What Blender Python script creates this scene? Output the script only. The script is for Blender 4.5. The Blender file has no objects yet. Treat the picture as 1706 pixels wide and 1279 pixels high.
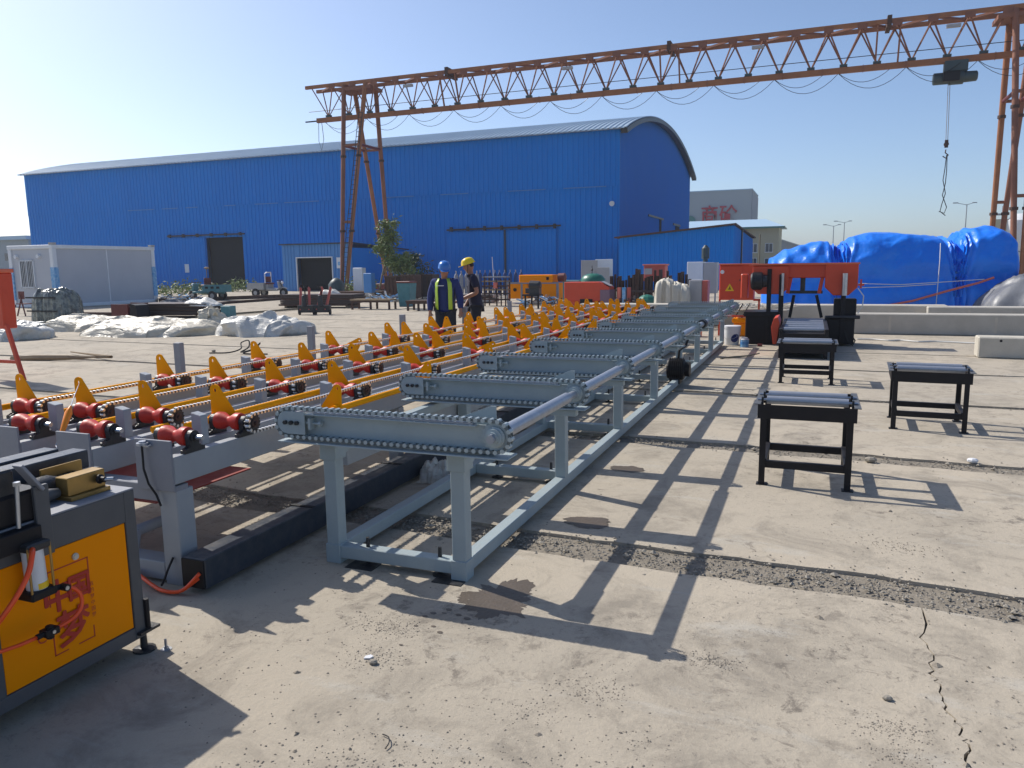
import bpy, bmesh, math, random
from mathutils import Vector, Matrix, noise as mnoise
random.seed(7)
SC = bpy.context.scene
COL = SC.collection
# ------------------------------------------------------------------ camera
# World frame: x runs to the right across the machines, y away along them, z up.
CAM = Vector((1.650, -3.513, 1.65))
FPX, CX, CY = 1280.0, 853.0, 639.5
PITCH = math.radians(8.68); ROLL = math.radians(0.75)
AX, AY = 0.3640, 0.9314          # sideways share of the machine axis seen from the camera
RT0 = Vector((AY, AX, 0)); FW0 = Vector((-AX, AY, 0)); UP0 = Vector((0, 0, 1))
FWD = FW0*math.cos(PITCH) - UP0*math.sin(PITCH)
U_ = FW0*math.sin(PITCH) + UP0*math.cos(PITCH)
RGT = RT0*math.cos(ROLL) - U_*math.sin(ROLL)
UPV = U_*math.cos(ROLL) + RT0*math.sin(ROLL)
cd = bpy.data.cameras.new('camera'); cam = bpy.data.objects.new('camera', cd); COL.objects.link(cam)
cd.sensor_width = 36; cd.lens = FPX*36/1706; cd.clip_end = 3000; cd.clip_start = 0.05
cam.matrix_world = Matrix((( RGT.x, UPV.x, -FWD.x, CAM.x), (RGT.y, UPV.y, -FWD.y, CAM.y), (RGT.z, UPV.z, -FWD.z, CAM.z), (0, 0, 0, 1)))
SC.camera = cam
# ------------------------------------------------------------------ light
w = bpy.data.worlds.new('World'); SC.world = w; w.use_nodes = True
nt = w.node_tree; bg = nt.nodes['Background']
sky = nt.nodes.new('ShaderNodeTexSky'); sky.sky_type = 'NISHITA'; sky.sun_disc = False
SUNV = Vector((-1.03, 0.34, 1.0)).normalized()
sky.sun_elevation = math.asin(SUNV.z); sky.sun_rotation = math.atan2(SUNV.x, SUNV.y)
sky.air_density = 0.75; sky.dust_density = 1.3; sky.ozone_density = 3.2; sky.altitude = 0
nt.links.new(sky.outputs[0], bg.inputs[0]); bg.inputs[1].default_value = 0.100
sl = bpy.data.lights.new('sun', 'SUN'); sun = bpy.data.objects.new('sun', sl); COL.objects.link(sun)
sl.energy = 3.15; sl.angle = math.radians(0.5); sl.color = (1.0, 0.95, 0.87)
sun.rotation_euler = SUNV.to_track_quat('Z', 'Y').to_euler(); sun.location = (0, 0, 60)
SC.view_settings.view_transform = 'Standard'; SC.view_settings.look = 'None'
SC.view_settings.exposure = 0.66; SC.view_settings.gamma = 1.0; SC.view_settings.use_curve_mapping = False

# ------------------------------------------------------------------ helpers
def ray(u, v): return FWD*FPX + RGT*(u-CX) + UPV*(CY-v)
def G(u, v, z=0.0):                      # photo pixel -> point at height z
    r = ray(u, v); return CAM + r*((z-CAM.z)/r.z)
def D(u, v, Y):                          # photo pixel -> point at distance Y ahead
    r = ray(u, v); return CAM + r*(Y/(r.x*FW0.x + r.y*FW0.y))
def PX_(u, v, x): r = ray(u, v); return CAM + r*((x-CAM.x)/r.x)
def PY_(u, v, y): r = ray(u, v); return CAM + r*((y-CAM.y)/r.y)
def B(u, Y, z=0.0):                      # ground point under pixel column u at distance Y
    p = D(u, 460, Y); return Vector((p.x, p.y, z))

def mat(name, col, rough=0.6, metal=0.0, col2=None, scale=3.0, amt=0.5, bump=0.0, bscale=40.0, dust=0.0, spec=0.5, coat=0.0, stretch=None, trans=0.0, bdist=0.01):
    m = bpy.data.materials.new(name); m.use_nodes = True; t = m.node_tree; N = t.nodes; L = t.links
    b = N['Principled BSDF']; b.inputs['Roughness'].default_value = rough; b.inputs['Metallic'].default_value = metal
    b.inputs['Specular IOR Level'].default_value = spec
    if coat: b.inputs['Coat Weight'].default_value = coat; b.inputs['Coat Roughness'].default_value = 0.15
    if trans: b.inputs['Transmission Weight'].default_value = trans
    g = N.new('ShaderNodeNewGeometry'); vec = g.outputs['Position']
    if stretch:
        mp = N.new('ShaderNodeMapping'); mp.inputs['Scale'].default_value = stretch; L.new(vec, mp.inputs[0]); vec = mp.outputs[0]
    col = tuple(col)+(1,)
    out = None
    if col2 or dust:
        n = N.new('ShaderNodeTexNoise'); n.inputs['Scale'].default_value = scale; n.inputs['Detail'].default_value = 6; n.inputs['Roughness'].default_value = 0.65
        L.new(vec, n.inputs['Vector'])
        r = N.new('ShaderNodeValToRGB'); r.color_ramp.elements[0].position = 0.5-0.25*amt-0.08; r.color_ramp.elements[1].position = 0.5+0.25*amt+0.08
        L.new(n.outputs[0], r.inputs[0])
        mx = N.new('ShaderNodeMixRGB'); L.new(r.outputs[0], mx.inputs[0]); mx.inputs[1].default_value = col
        c2 = col2 if col2 else tuple(c*0.8 for c in col[:3]); mx.inputs[2].default_value = tuple(c2)+(1,); out = mx.outputs[0]
        if dust:
            n2 = N.new('ShaderNodeTexNoise'); n2.inputs['Scale'].default_value = 14; n2.inputs['Detail'].default_value = 8; n2.inputs['Roughness'].default_value = 0.7; L.new(vec, n2.inputs['Vector'])
            sx = N.new('ShaderNodeSeparateXYZ'); L.new(g.outputs['Normal'], sx.inputs[0])
            mr = N.new('ShaderNodeMapRange'); mr.inputs[1].default_value = -0.2; mr.inputs[2].default_value = 1.0; mr.inputs[3].default_value = 0.15; mr.inputs[4].default_value = 1.0; L.new(sx.outputs[2], mr.inputs[0])
            r2 = N.new('ShaderNodeMapRange'); r2.inputs[1].default_value = 0.42; r2.inputs[2].default_value = 0.72; r2.inputs[4].default_value = dust; L.new(n2.outputs[0], r2.inputs[0])
            mu = N.new('ShaderNodeMath'); mu.operation = 'MULTIPLY'; L.new(mr.outputs[0], mu.inputs[0]); L.new(r2.outputs[0], mu.inputs[1])
            m2 = N.new('ShaderNodeMixRGB'); L.new(mu.outputs[0], m2.inputs[0]); L.new(out, m2.inputs[1]); m2.inputs[2].default_value = (0.42, 0.37, 0.30, 1); out = m2.outputs[0]
        L.new(out, b.inputs['Base Color'])
        ra = N.new('ShaderNodeMapRange'); ra.inputs[3].default_value = max(0.02, rough-0.1); ra.inputs[4].default_value = min(1, rough+0.14); L.new(n.outputs[0], ra.inputs[0]); L.new(ra.outputs[0], b.inputs['Roughness'])
    else: b.inputs['Base Color'].default_value = col
    if bump:
        nb = N.new('ShaderNodeTexNoise'); nb.inputs['Scale'].default_value = bscale; nb.inputs['Detail'].default_value = 5; L.new(vec, nb.inputs['Vector'])
        bp = N.new('ShaderNodeBump'); bp.inputs['Strength'].default_value = bump; bp.inputs['Distance'].default_value = bdist; L.new(nb.outputs[0], bp.inputs['Height']); L.new(bp.outputs[0], b.inputs['Normal'])
    return m

M = {}
M['table'] = mat('blue_grey_paint', (.34,.405,.42), .5, 0, (.29,.35,.37), 5, .6, .15, 60, .22)
M['frame'] = mat('grey_paint', (.34,.365,.39), .5, 0, (.285,.31,.335), 4, .6, .15, 60, .25)
M['plate'] = mat('primer_grey', (.25,.26,.29), .55, 0, (.21,.22,.25), 4, .6, .1, 60, .15)
M['navy'] = mat('dark_navy_paint', (.022,.030,.045), .38, 0, (.03,.04,.055), 6, .6, .1, 60, .25)
M['yellow'] = mat('yellow_paint', (.95,.38,.0), .5, 0, (.90,.34,.0), 6, .7, .06, 60, .0, spec=.08)
M['red'] = mat('red_roller_paint', (.60,.030,.016), .42, 0, (.46,.026,.016), 9, .8, .1, 90, .12, spec=.3)
M['tray'] = mat('red_oxide', (.30,.028,.018), .6, 0, (.22,.022,.015), 5, .6, .1, 40, .1)
M['iron'] = mat('dark_cast_iron', (.020,.023,.028), .42, .3, (.035,.036,.04), 25, .6, .2, 120, .15)
M['black'] = mat('black_paint', (.010,.009,.011), .5, 0, (.014,.013,.015), 6, .6, .08, 60, .03, spec=.25)
M['chain'] = mat('oiled_chain_steel', (.06,.058,.055), .45, .4, (.11,.10,.09), 60, .9)
M['pin'] = mat('bright_chain_pin', (.62,.62,.60), .3, .7)
M['pinp'] = mat('painted_chain_pin', (.40,.46,.47), .4, .2)
M['chainp'] = mat('painted_chain', (.15,.18,.185), .45, .2, (.10,.12,.125), 60, .9)
M['steel'] = mat('bare_steel', (.50,.52,.55), .33, .85, (.40,.41,.43), 18, .6)
M['zinc'] = mat('zinc_roller_steel', (.42,.45,.50), .36, .55, (.34,.36,.40), 18, .6, 0, 40, .15)
M['brass'] = mat('brassy_zinc_plate', (.42,.27,.085), .34, .7, (.33,.21,.07), 14, .7)
M['orange'] = mat('orange_panel', (.95,.29,.0), .5, 0, (.92,.275,.0), 3, .5, .03, 60, spec=.06)
M['cab'] = mat('dark_grey_paint', (.085,.088,.095), .5, 0, (.072,.075,.08), 4, .5, .1, 80, .08)
M['print'] = mat('red_print', (.46,.018,.008), .5)
M['rubber'] = mat('black_rubber', (.012,.012,.013), .75)
M['hose'] = mat('orange_hose', (.90,.085,.012), .3)
M['handle'] = mat('orange_plastic', (.95,.28,.012), .28)
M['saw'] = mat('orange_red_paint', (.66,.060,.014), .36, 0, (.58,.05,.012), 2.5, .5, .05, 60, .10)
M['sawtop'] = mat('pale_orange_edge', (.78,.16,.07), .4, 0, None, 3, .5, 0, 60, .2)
M['white'] = mat('white_plastic', (.74,.75,.76), .4, 0, (.68,.68,.69), 5, .5)
M['whitepaint'] = mat('white_painted_steel', (.76,.79,.82), .45, 0, (.68,.71,.74), 2, .6, 0, 60, .08)
M['panelgrey'] = mat('grey_sandwich_panel', (.50,.52,.56), .5, 0, (.46,.48,.52), 1.2, .6)
M['bluelabel'] = mat('blue_film', (.05,.30,.62), .3, 0, (.35,.55,.75), 9, .3)
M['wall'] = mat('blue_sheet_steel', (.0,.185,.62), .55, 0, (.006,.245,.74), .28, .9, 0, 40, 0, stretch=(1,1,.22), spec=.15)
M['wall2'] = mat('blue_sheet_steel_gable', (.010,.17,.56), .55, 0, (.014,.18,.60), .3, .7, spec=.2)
M['walllight'] = mat('light_blue_sheet_steel', (.075,.27,.60), .42, 0, (.06,.23,.54), .6, .7)
M['roof'] = mat('pale_roof_sheet', (.42,.53,.62), .38, .1, (.34,.44,.53), .25, .7)
M['rail'] = mat('rusty_steel', (.10,.05,.035), .8, .1, (.055,.035,.028), 6, .8, .3, 60, .15)
M['crane'] = mat('weathered_orange_paint', (.38,.155,.060), .7, 0, (.24,.095,.045), 1.4, .9, .1, 30, .05)
M['crane2'] = mat('rusted_orange_paint', (.29,.115,.060), .7, 0, (.17,.07,.045), 1.2, .9)
M['hoist'] = mat('dark_green_grey_paint', (.035,.06,.065), .5, 0, (.05,.07,.07), 4, .6)
M['tarp'] = mat('blue_tarp', (.001,.15,.76), .36, 0, (.010,.23,.86), 1.3, .9, .9, 2.2, .06, spec=.4, bdist=.08)
M['greytarp'] = mat('grey_tarp', (.17,.18,.20), .42, 0, (.11,.115,.13), 3, .7, .5, 12)
M['film'] = mat('clear_dusty_film', (.68,.62,.50), .42, 0, (.44,.39,.29), 1.6, .9, .9, 5, spec=.45, bdist=.035, stretch=(1,3.5,3.5))
M['film2'] = mat('milky_film', (.72,.70,.64), .40, 0, (.46,.44,.38), 1.8, .9, .9, 5, spec=.5, bdist=.035, stretch=(1,3.2,3.2))
M['cream'] = mat('cream_cloth', (.58,.54,.45), .6, 0, (.48,.44,.36), 3, .6, .5, 12)
M['conc'] = mat('precast_concrete', (.50,.47,.41), .9, 0, (.37,.345,.30), 2.2, .8, .5, 50)
M['conc2'] = mat('dusty_precast_concrete', (.56,.52,.44), .9, 0, (.42,.385,.32), 2.0, .8, .5, 50)
M['brown'] = mat('rusty_brown_sheet', (.11,.055,.035), .8, 0, (.065,.035,.025), 2.5, .8, .3, 40)
M['darksheet'] = mat('dark_rusted_plate', (.045,.032,.030), .6, .2, (.08,.055,.045), 5, .8)
M['maroon'] = mat('maroon_paint', (.16,.022,.018), .45, 0, (.11,.018,.016), 6, .6, 0, 50, .1)
M['wood'] = mat('weathered_timber', (.33,.24,.14), .8, 0, (.22,.16,.10), 9, .8, .4, 50, stretch=(1,6,1))
M['dark'] = mat('dark_interior', (.010,.011,.014), .9)
M['grn'] = mat('green_enamel', (.02,.17,.11), .35, 0, (.015,.13,.085), 4, .6)
M['teal'] = mat('faded_teal_paint', (.07,.24,.27), .5, 0, (.05,.17,.19), 6, .6, 0, 40, .25)
M['silver'] = mat('silver_grey_paint', (.38,.38,.38), .4, .2, (.30,.30,.30), 5, .6, 0, 40, .2)
M['glass'] = mat('dark_window_glass', (.05,.06,.075), .08, 0, (.07,.08,.10), 2, .6, spec=.9)
M['beige'] = mat('beige_render', (.50,.47,.33), .85, 0, (.45,.42,.30), .6, .6)
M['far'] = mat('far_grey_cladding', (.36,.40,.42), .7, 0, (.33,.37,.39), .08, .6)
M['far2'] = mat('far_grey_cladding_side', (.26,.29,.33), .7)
M['farroof'] = mat('pale_blue_roof', (.40,.55,.68), .5)
M['signred'] = mat('faded_red_lettering', (.42,.05,.06), .5)
M['disc'] = mat('teal_disc_paint', (.07,.20,.20), .5, 0, (.10,.24,.20), .8, .6)
M['leaf'] = mat('bamboo_leaf', (.12,.18,.04), .6, 0, (.20,.24,.065), 3, .8)
M['leafd'] = mat('dark_leaf', (.030,.058,.022), .6, 0, (.05,.08,.03), 3, .8)
M['stem'] = mat('pale_bark', (.25,.21,.14), .8, 0, (.17,.14,.09), 6, .7)
M['skin'] = mat('skin', (.36,.18,.11), .5, 0, (.32,.15,.09), 12, .5)
M['navycloth'] = mat('royal_blue_workwear', (.016,.028,.12), .85, 0, (.022,.036,.15), 9, .7, .4, 30)
M['navyshirt'] = mat('dark_navy_cotton', (.014,.014,.034), .85, 0, (.02,.02,.045), 9, .7, .4, 30)
M['trouser'] = mat('dark_trouser_cloth', (.012,.016,.026), .85, 0, (.02,.024,.034), 9, .7, .4, 30)
M['hivis'] = mat('lime_reflective_tape', (.42,.60,.05), .45)
M['vestgrey'] = mat('grey_vest_mesh', (.06,.07,.11), .8)
M['hatblue'] = mat('blue_hard_hat', (.03,.17,.52), .25)
M['hatyel'] = mat('yellow_hard_hat', (.85,.62,.01), .25)
M['hair'] = mat('black_hair', (.012,.010,.009), .7)
M['pebble'] = mat('grey_gravel', (.33,.30,.25), .9, 0, (.19,.17,.14), 30, .9, .3, 90)
M['grit'] = mat('pale_grit', (.30,.26,.21), .95, 0, (.17,.15,.12), 25, .9, .3, 90)
M['stain'] = mat('oil_wet_concrete', (.085,.068,.050), .42, 0, (.13,.10,.075), 7, .9, .3, 60)
M['cyl'] = mat('grey_gas_cylinder', (.28,.29,.31), .5, 0, (.22,.22,.24), 8, .6)
M['cylb'] = mat('blue_gas_cylinder', (.02,.05,.17), .5)
M['rope'] = mat('white_rope', (.65,.65,.62), .8)
M['strap'] = mat('faded_orange_strap', (.62,.16,.11), .6)
M['yelwarn'] = mat('yellow_sign', (.85,.55,.01), .5)
M['pinkred'] = mat('faded_red_paint', (.48,.09,.065), .5, 0, (.42,.08,.06), 4, .5, 0, 40, .15)
M['mauve'] = mat('purple_grey_side_panel', (.22,.13,.17), .5)
M['graybox'] = mat('light_grey_enamel', (.40,.39,.38), .45, 0, (.36,.35,.35), 3, .5)

class MB:
    def __init__(s): s.v = []; s.f = []; s.m = []; s.cur = 0
    def add(s, vs, fs):
        o = len(s.v); s.v += [tuple(p) for p in vs]; s.f += [tuple(i+o for i in f) for f in fs]; s.m += [s.cur]*len(fs)
    def bx(s, x0, x1, y0, y1, z0, z1):
        s.add([(x0,y0,z0),(x1,y0,z0),(x1,y1,z0),(x0,y1,z0),(x0,y0,z1),(x1,y0,z1),(x1,y1,z1),(x0,y1,z1)],
              [(0,3,2,1),(4,5,6,7),(0,1,5,4),(1,2,6,5),(2,3,7,6),(3,0,4,7)]); return s
    def bar(s, p, q, w_, h, up=(0,0,1)):
        p = Vector(p); q = Vector(q); d = (q-p).normalized(); up = Vector(up)
        if abs(d.dot(up)) > .98: up = Vector((0,1,0))
        r = d.cross(up).normalized(); u = r.cross(d).normalized(); c = []
        for e in (p, q):
            for a, b in ((-1,-1),(1,-1),(1,1),(-1,1)): c.append(e + r*(a*w_/2) + u*(b*h/2))
        s.add(c, [(0,1,2,3),(7,6,5,4),(0,4,5,1),(1,5,6,2),(2,6,7,3),(3,7,4,0)]); return s
    def tube(s, p, q, r, n=10, r2=None, cap=True):
        p = Vector(p); q = Vector(q); d = (q-p).normalized(); r2 = r if r2 is None else r2
        t = Vector((0,0,1)) if abs(d.z) < .95 else Vector((1,0,0)); a = d.cross(t).normalized(); b = d.cross(a)
        vs = [e + (a*math.cos(2*math.pi*i/n) + b*math.sin(2*math.pi*i/n))*rr for e, rr in ((p,r),(q,r2)) for i in range(n)]
        fs = [(i, (i+1)%n, n+(i+1)%n, n+i) for i in range(n)]
        if cap: fs += [tuple(range(n-1,-1,-1)), tuple(range(n,2*n))]
        s.add(vs, fs); return s
    def lathe(s, p, d, prof, n=14):      # prof: list of (distance along d, radius)
        p = Vector(p); d = Vector(d).normalized(); t = Vector((0,0,1)) if abs(d.z) < .95 else Vector((1,0,0)); a = d.cross(t).normalized(); b = d.cross(a)
        vs = [p + d*h + (a*math.cos(2*math.pi*i/n) + b*math.sin(2*math.pi*i/n))*r for h, r in prof for i in range(n)]
        fs = [(k*n+i, k*n+(i+1)%n, (k+1)*n+(i+1)%n, (k+1)*n+i) for k in range(len(prof)-1) for i in range(n)]
        fs += [tuple(range(n-1,-1,-1)), tuple(range((len(prof)-1)*n, len(prof)*n))]
        s.add(vs, fs); return s
    def path(s, pts, r, n=6):
        pts = [Vector(p) for p in pts]; vs = []; m_ = len(pts)
        prev = None
        for i, p in enumerate(pts):
            d = (pts[min(i+1,m_-1)] - pts[max(i-1,0)]).normalized()
            if prev is None:
                t = Vector((0,0,1)) if abs(d.z) < .9 else Vector((1,0,0)); a = d.cross(t).normalized()
            else: a = (prev - d*prev.dot(d)).normalized()
            prev = a; b = d.cross(a)
            rr = r[i] if isinstance(r, (list, tuple)) else r
            vs += [p + (a*math.cos(2*math.pi*k/n) + b*math.sin(2*math.pi*k/n))*rr for k in range(n)]
        fs = [(i*n+k, i*n+(k+1)%n, (i+1)*n+(k+1)%n, (i+1)*n+k) for i in range(m_-1) for k in range(n)]
        fs += [tuple(range(n-1,-1,-1)), tuple(range((m_-1)*n, m_*n))]
        s.add(vs, fs); return s
    def prism(s, pts, axis, lo, hi):     # polygon in the plane across axis, swept from lo to hi
        f = {'x': lambda a,b,c: (c,a,b), 'y': lambda a,b,c: (a,c,b), 'z': lambda a,b,c: (a,b,c)}[axis]; n = len(pts)
        vs = [f(a,b,lo) for a,b in pts] + [f(a,b,hi) for a,b in pts]
        s.add(vs, [tuple(range(n-1,-1,-1)), tuple(range(n,2*n))] + [(i,(i+1)%n,n+(i+1)%n,n+i) for i in range(n)]); return s
    def ball(s, c, r, nu=12, nv=8):
        c = Vector(c); r = (r,r,r) if not isinstance(r, (tuple,list)) else r
        vs = [(c.x, c.y, c.z-r[2])]
        for j in range(1, nv):
            t = -math.pi/2 + math.pi*j/nv
            vs += [(c.x+r[0]*math.cos(t)*math.cos(2*math.pi*i/nu), c.y+r[1]*math.cos(t)*math.sin(2*math.pi*i/nu), c.z+r[2]*math.sin(t)) for i in range(nu)]
        vs.append((c.x, c.y, c.z+r[2])); fs = []
        for i in range(nu):
            fs.append((0, 1+(i+1)%nu, 1+i)); k = 1+(nv-2)*nu; fs.append((k+i, k+(i+1)%nu, len(vs)-1))
            for j in range(nv-2): a = 1+j*nu; fs.append((a+i, a+(i+1)%nu, a+nu+(i+1)%nu, a+nu+i))
        s.add(vs, fs); return s
    def mesh(s, name, mats, smooth=None):
        me = bpy.data.meshes.new(name); me.from_pydata(s.v, [], s.f)
        bm = bmesh.new(); bm.from_mesh(me); bmesh.ops.recalc_face_normals(bm, faces=bm.faces); bm.to_mesh(me); bm.free()
        if not isinstance(mats, (list, tuple)): mats = [mats]
        for m_ in mats: me.materials.append(M[m_] if isinstance(m_, str) else m_)
        if len(mats) > 1:
            for p, i in zip(me.polygons, s.m): p.material_index = i
        if smooth:
            for p in me.polygons: p.use_smooth = True
            if smooth is not True:
                try: me.set_sharp_from_angle(angle=math.radians(smooth))
                except Exception: pass
        return me
    def build(s, name, mats, parent=None, loc=(0,0,0), smooth=None, bevel=0, rz=0, kind=None):
        o = put(name, s.mesh(name, mats, smooth), parent, loc, rz)
        if bevel: bev(o, bevel)
        if kind: o['kind'] = kind
        return o
def bev(o, wd):
    b = o.modifiers.new('bevel', 'BEVEL'); b.width = wd; b.segments = 1; b.limit_method = 'ANGLE'; b.angle_limit = math.radians(50); return o
def put(name, me, parent=None, loc=(0,0,0), rz=0):
    o = bpy.data.objects.new(name, me); COL.objects.link(o); o.location = loc; o.rotation_euler = (0,0,rz)
    if parent: o.parent = parent
    return o
def E(name, label, cat, loc=(0,0,0), rz=0, group=None):
    o = bpy.data.objects.new(name, None); COL.objects.link(o); o.location = loc; o.rotation_euler = (0,0,rz); o.empty_display_size = .1
    o['label'] = label; o['category'] = cat
    if group: o['group'] = group
    return o
def tag(o, label, cat, group=None):
    o['label'] = label; o['category'] = cat
    if group: o['group'] = group
    return o
KIDS = {}
def kids(o): return [c for c in o.children]
def dup(o, parent=None, loc=None, rz=None, label=None):
    c = o.copy(); COL.objects.link(c)
    if parent is not None: c.parent = parent
    if loc is not None: c.location = loc
    if rz is not None: c.rotation_euler = (0,0,rz)
    if label: c['label'] = label
    for ch in kids(o): dup(ch, c)
    return c
def arc(cx, cz, r, a0, a1, n): return [(cx+r*math.cos(math.radians(a0+(a1-a0)*i/n)), cz+r*math.sin(math.radians(a0+(a1-a0)*i/n))) for i in range(n+1)]
def chain_mesh(name, L, R, pitch, wd, th, mt, axis='x', sag=0.0):
    # roller chain round two sprockets L apart; loop lies in the axis/z plane, width across it
    per = 2*L + 2*math.pi*R; n = int(per/pitch); n -= n % 2; pts = []
    for i in range(n):
        s = per*i/n
        if s < L: p = (s, R - sag*4*(s/L)*(1-s/L)); 
        elif s < L+math.pi*R: a = (s-L)/R; p = (L+R*math.sin(a), R*math.cos(a))
        elif s < 2*L+math.pi*R: d = s-L-math.pi*R; p = (L-d, -R - sag*3*(d/L)*(1-d/L))
        else: a = (s-2*L-math.pi*R)/R; p = (-R*math.sin(a), -R*math.cos(a))
        pts.append(p)
    m = MB(); f = (lambda a,b,c: Vector((a,c,b))) if axis == 'x' else (lambda a,b,c: Vector((c,a,b)))
    side = Vector((0,1,0)) if axis == 'x' else Vector((1,0,0))
    for i in range(n):
        p = pts[i]; q = pts[(i+1)%n]; off = wd/2 if i % 2 else wd/2 - th
        dx = q[0]-p[0]; dz = q[1]-p[1]; ex = .22
        a = (p[0]-dx*ex, p[1]-dz*ex); b = (q[0]+dx*ex, q[1]+dz*ex)
        m.cur = 0
        for sg in (-1, 1): m.bar(f(a[0],a[1],sg*off), f(b[0],b[1],sg*off), th, pitch*.42, up=side.cross(f(dx,dz,0)).normalized())
        m.cur = 1; m.tube(f(p[0],p[1],-wd/2-.004), f(p[0],p[1],wd/2+.004), pitch*.31, 7)
    return m.mesh(name, [mt, 'pinp' if mt == 'chainp' else 'pin'])
def smooth(pts, k=5):
    P = [Vector(p) for p in pts]; P = [P[0]*2-P[1]] + P + [P[-1]*2-P[-2]]; out = []
    for i in range(1, len(P)-2):
        for j in range(k):
            t = j/k; out.append(.5*((2*P[i]) + (P[i+1]-P[i-1])*t + (2*P[i-1]-5*P[i]+4*P[i+1]-P[i+2])*t*t + (3*P[i]-P[i-1]-3*P[i+1]+P[i+2])*t**3))
    return out + [P[-2]]
def lumps(name, mt, cx, cy, lx, ly, h, nx, ny, fn, parent=None, loc=(0,0,0), rz=0, rnd=False, seed=0):
    # a cloth or film heap: a closed shell over an lx by ly footprint, fn(u,v) gives its height
    vs = []; fs = []
    for j in range(ny+1):
        for i in range(nx+1):
            u = i/nx*2-1; v = j/ny*2-1
            z, dx, dy = fn(u, v)
            if rnd:
                q = (1-.5*abs(v)**3)*(1+.12*nz(v*2,seed,u)); s_ = (1-.35*abs(u)**4)*(1+.30*nz(u*lx*.5, math.copysign(3,v), seed)); vs.append((cx+u*q*lx/2+dx, cy+v*s_*ly/2+dy, max(z*h, .004))); continue
            vs.append((cx+u*lx/2+dx, cy+v*ly/2+dy, max(z*h, 0.004)))
    W = nx+1
    for j in range(ny):
        for i in range(nx): a = j*W+i; fs.append((a, a+1, a+1+W, a+W))
    m = MB(); m.add(vs, fs)
    rim = [i for i in range(W)] + [j*W+nx for j in range(1,ny+1)] + [ny*W+i for i in range(nx-1,-1,-1)] + [j*W for j in range(ny-1,0,-1)]
    k = len(m.v); m.v += [(m.v[i][0], m.v[i][1], 0.0) for i in rim]; n = len(rim)
    m.f += [(rim[i], rim[(i+1)%n], k+(i+1)%n, k+i) for i in range(n)] + [tuple(range(k+n-1, k-1, -1))]; m.m += [0]*(n+1)
    return m.build(name, mt, parent, loc, True, rz=rz)
def nz(x, y, z=0.0, s=1.0): return mnoise.noise(Vector((x*s, y*s, z*s)))
def ridge(x, y, z=0.0, s=1.0): return 1-abs(mnoise.noise(Vector((x*s, y*s, z*s))))*2.2
# ================================================================== SETTING
def ground_mat():
    m = bpy.data.materials.new('yard_concrete'); m.use_nodes = True; t = m.node_tree; N = t.nodes; L = t.links; b = N['Principled BSDF']
    g = N.new('ShaderNodeNewGeometry'); P = g.outputs['Position']
    def noise(s, d=6, r=.6, dist=0, st=None):
        n = N.new('ShaderNodeTexNoise'); n.inputs['Scale'].default_value = s; n.inputs['Detail'].default_value = d; n.inputs['Roughness'].default_value = r; n.inputs['Distortion'].default_value = dist
        v = P
        if st: mp = N.new('ShaderNodeMapping'); mp.inputs['Scale'].default_value = st; L.new(P, mp.inputs[0]); v = mp.outputs[0]
        L.new(v, n.inputs['Vector']); return n.outputs[0]
    def rng(o, a, c, lo=0, hi=1):
        r = N.new('ShaderNodeMapRange'); r.inputs[1].default_value = a; r.inputs[2].default_value = c; r.inputs[3].default_value = lo; r.inputs[4].default_value = hi; L.new(o, r.inputs[0]); return r.outputs[0]
    def mix(f, c1, c2):
        x = N.new('ShaderNodeMixRGB'); L.new(f, x.inputs[0])
        for i, c in ((1,c1),(2,c2)):
            if isinstance(c, tuple): x.inputs[i].default_value = c+(1,)
            else: L.new(c, x.inputs[i])
        return x.outputs[0]
    def mul(a, c):
        x = N.new('ShaderNodeMath'); x.operation = 'MULTIPLY'
        L.new(a, x.inputs[0]); L.new(c, x.inputs[1]) if not isinstance(c, float) else setattr(x.inputs[1], 'default_value', c); return x.outputs[0]
    c = mix(rng(noise(.45), .35, .65), (.475,.412,.322), (.400,.352,.280))
    c = mix(rng(noise(1.9, 8, .72, .8), .48, .66), c, (.285,.250,.200))                # dirt drifts
    c = mix(rng(noise(3.0, 7, .7, .3, (.35,1,1)), .56, .74), c, (.47,.44,.38))        # powdery wipes
    c = mix(mul(rng(noise(7, 8, .8, .5), .53, .63), rng(noise(.8, 3), .45, .62)), c, (.185,.16,.13))   # scuffed pits
    c = mix(mul(rng(noise(24, 5, .8), .56, .66), rng(noise(1.1, 4, .6, .5), .42, .62)), c, (.185,.165,.14))
    vo = N.new('ShaderNodeTexVoronoi'); vo.inputs['Scale'].default_value = 9; L.new(P, vo.inputs['Vector'])
    c = mix(mul(rng(vo.outputs['Distance'], .0, .10, 1, 0), rng(noise(2.3, 3), .56, .66)), c, (.10,.09,.08))
    c = mix(rng(noise(160, 3, .8), .35, .75, 0, .22), c, (.24,.21,.17))
    L.new(c, b.inputs['Base Color']); b.inputs['Roughness'].default_value = .92; b.inputs['Specular IOR Level'].default_value = .25
    h1 = noise(38, 7, .75); h2 = noise(6, 6, .65)
    a = N.new('ShaderNodeMath'); a.operation = 'ADD'; L.new(h1, a.inputs[0]); L.new(mul(h2, 1.8), a.inputs[1])
    bp = N.new('ShaderNodeBump'); bp.inputs['Strength'].default_value = .42; bp.inputs['Distance'].default_value = .012; L.new(a.outputs[0], bp.inputs['Height']); L.new(bp.outputs[0], b.inputs['Normal'])
    return m
M['yard'] = ground_mat()
M['dirt'] = mat('gravelly_dirt', (.27,.235,.185), .95, 0, (.17,.148,.118), 9, .9, .9, 45)
M['farground'] = mat('dry_dirt', (.36,.31,.24), .95, 0, (.26,.24,.17), .15, .8, .4, 8)
gm = MB(); gm.add([(-1500,-300,-.07),(1500,-300,-.07),(1500,2500,-.07),(-1500,2500,-.07)], [(0,1,2,3)])
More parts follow.
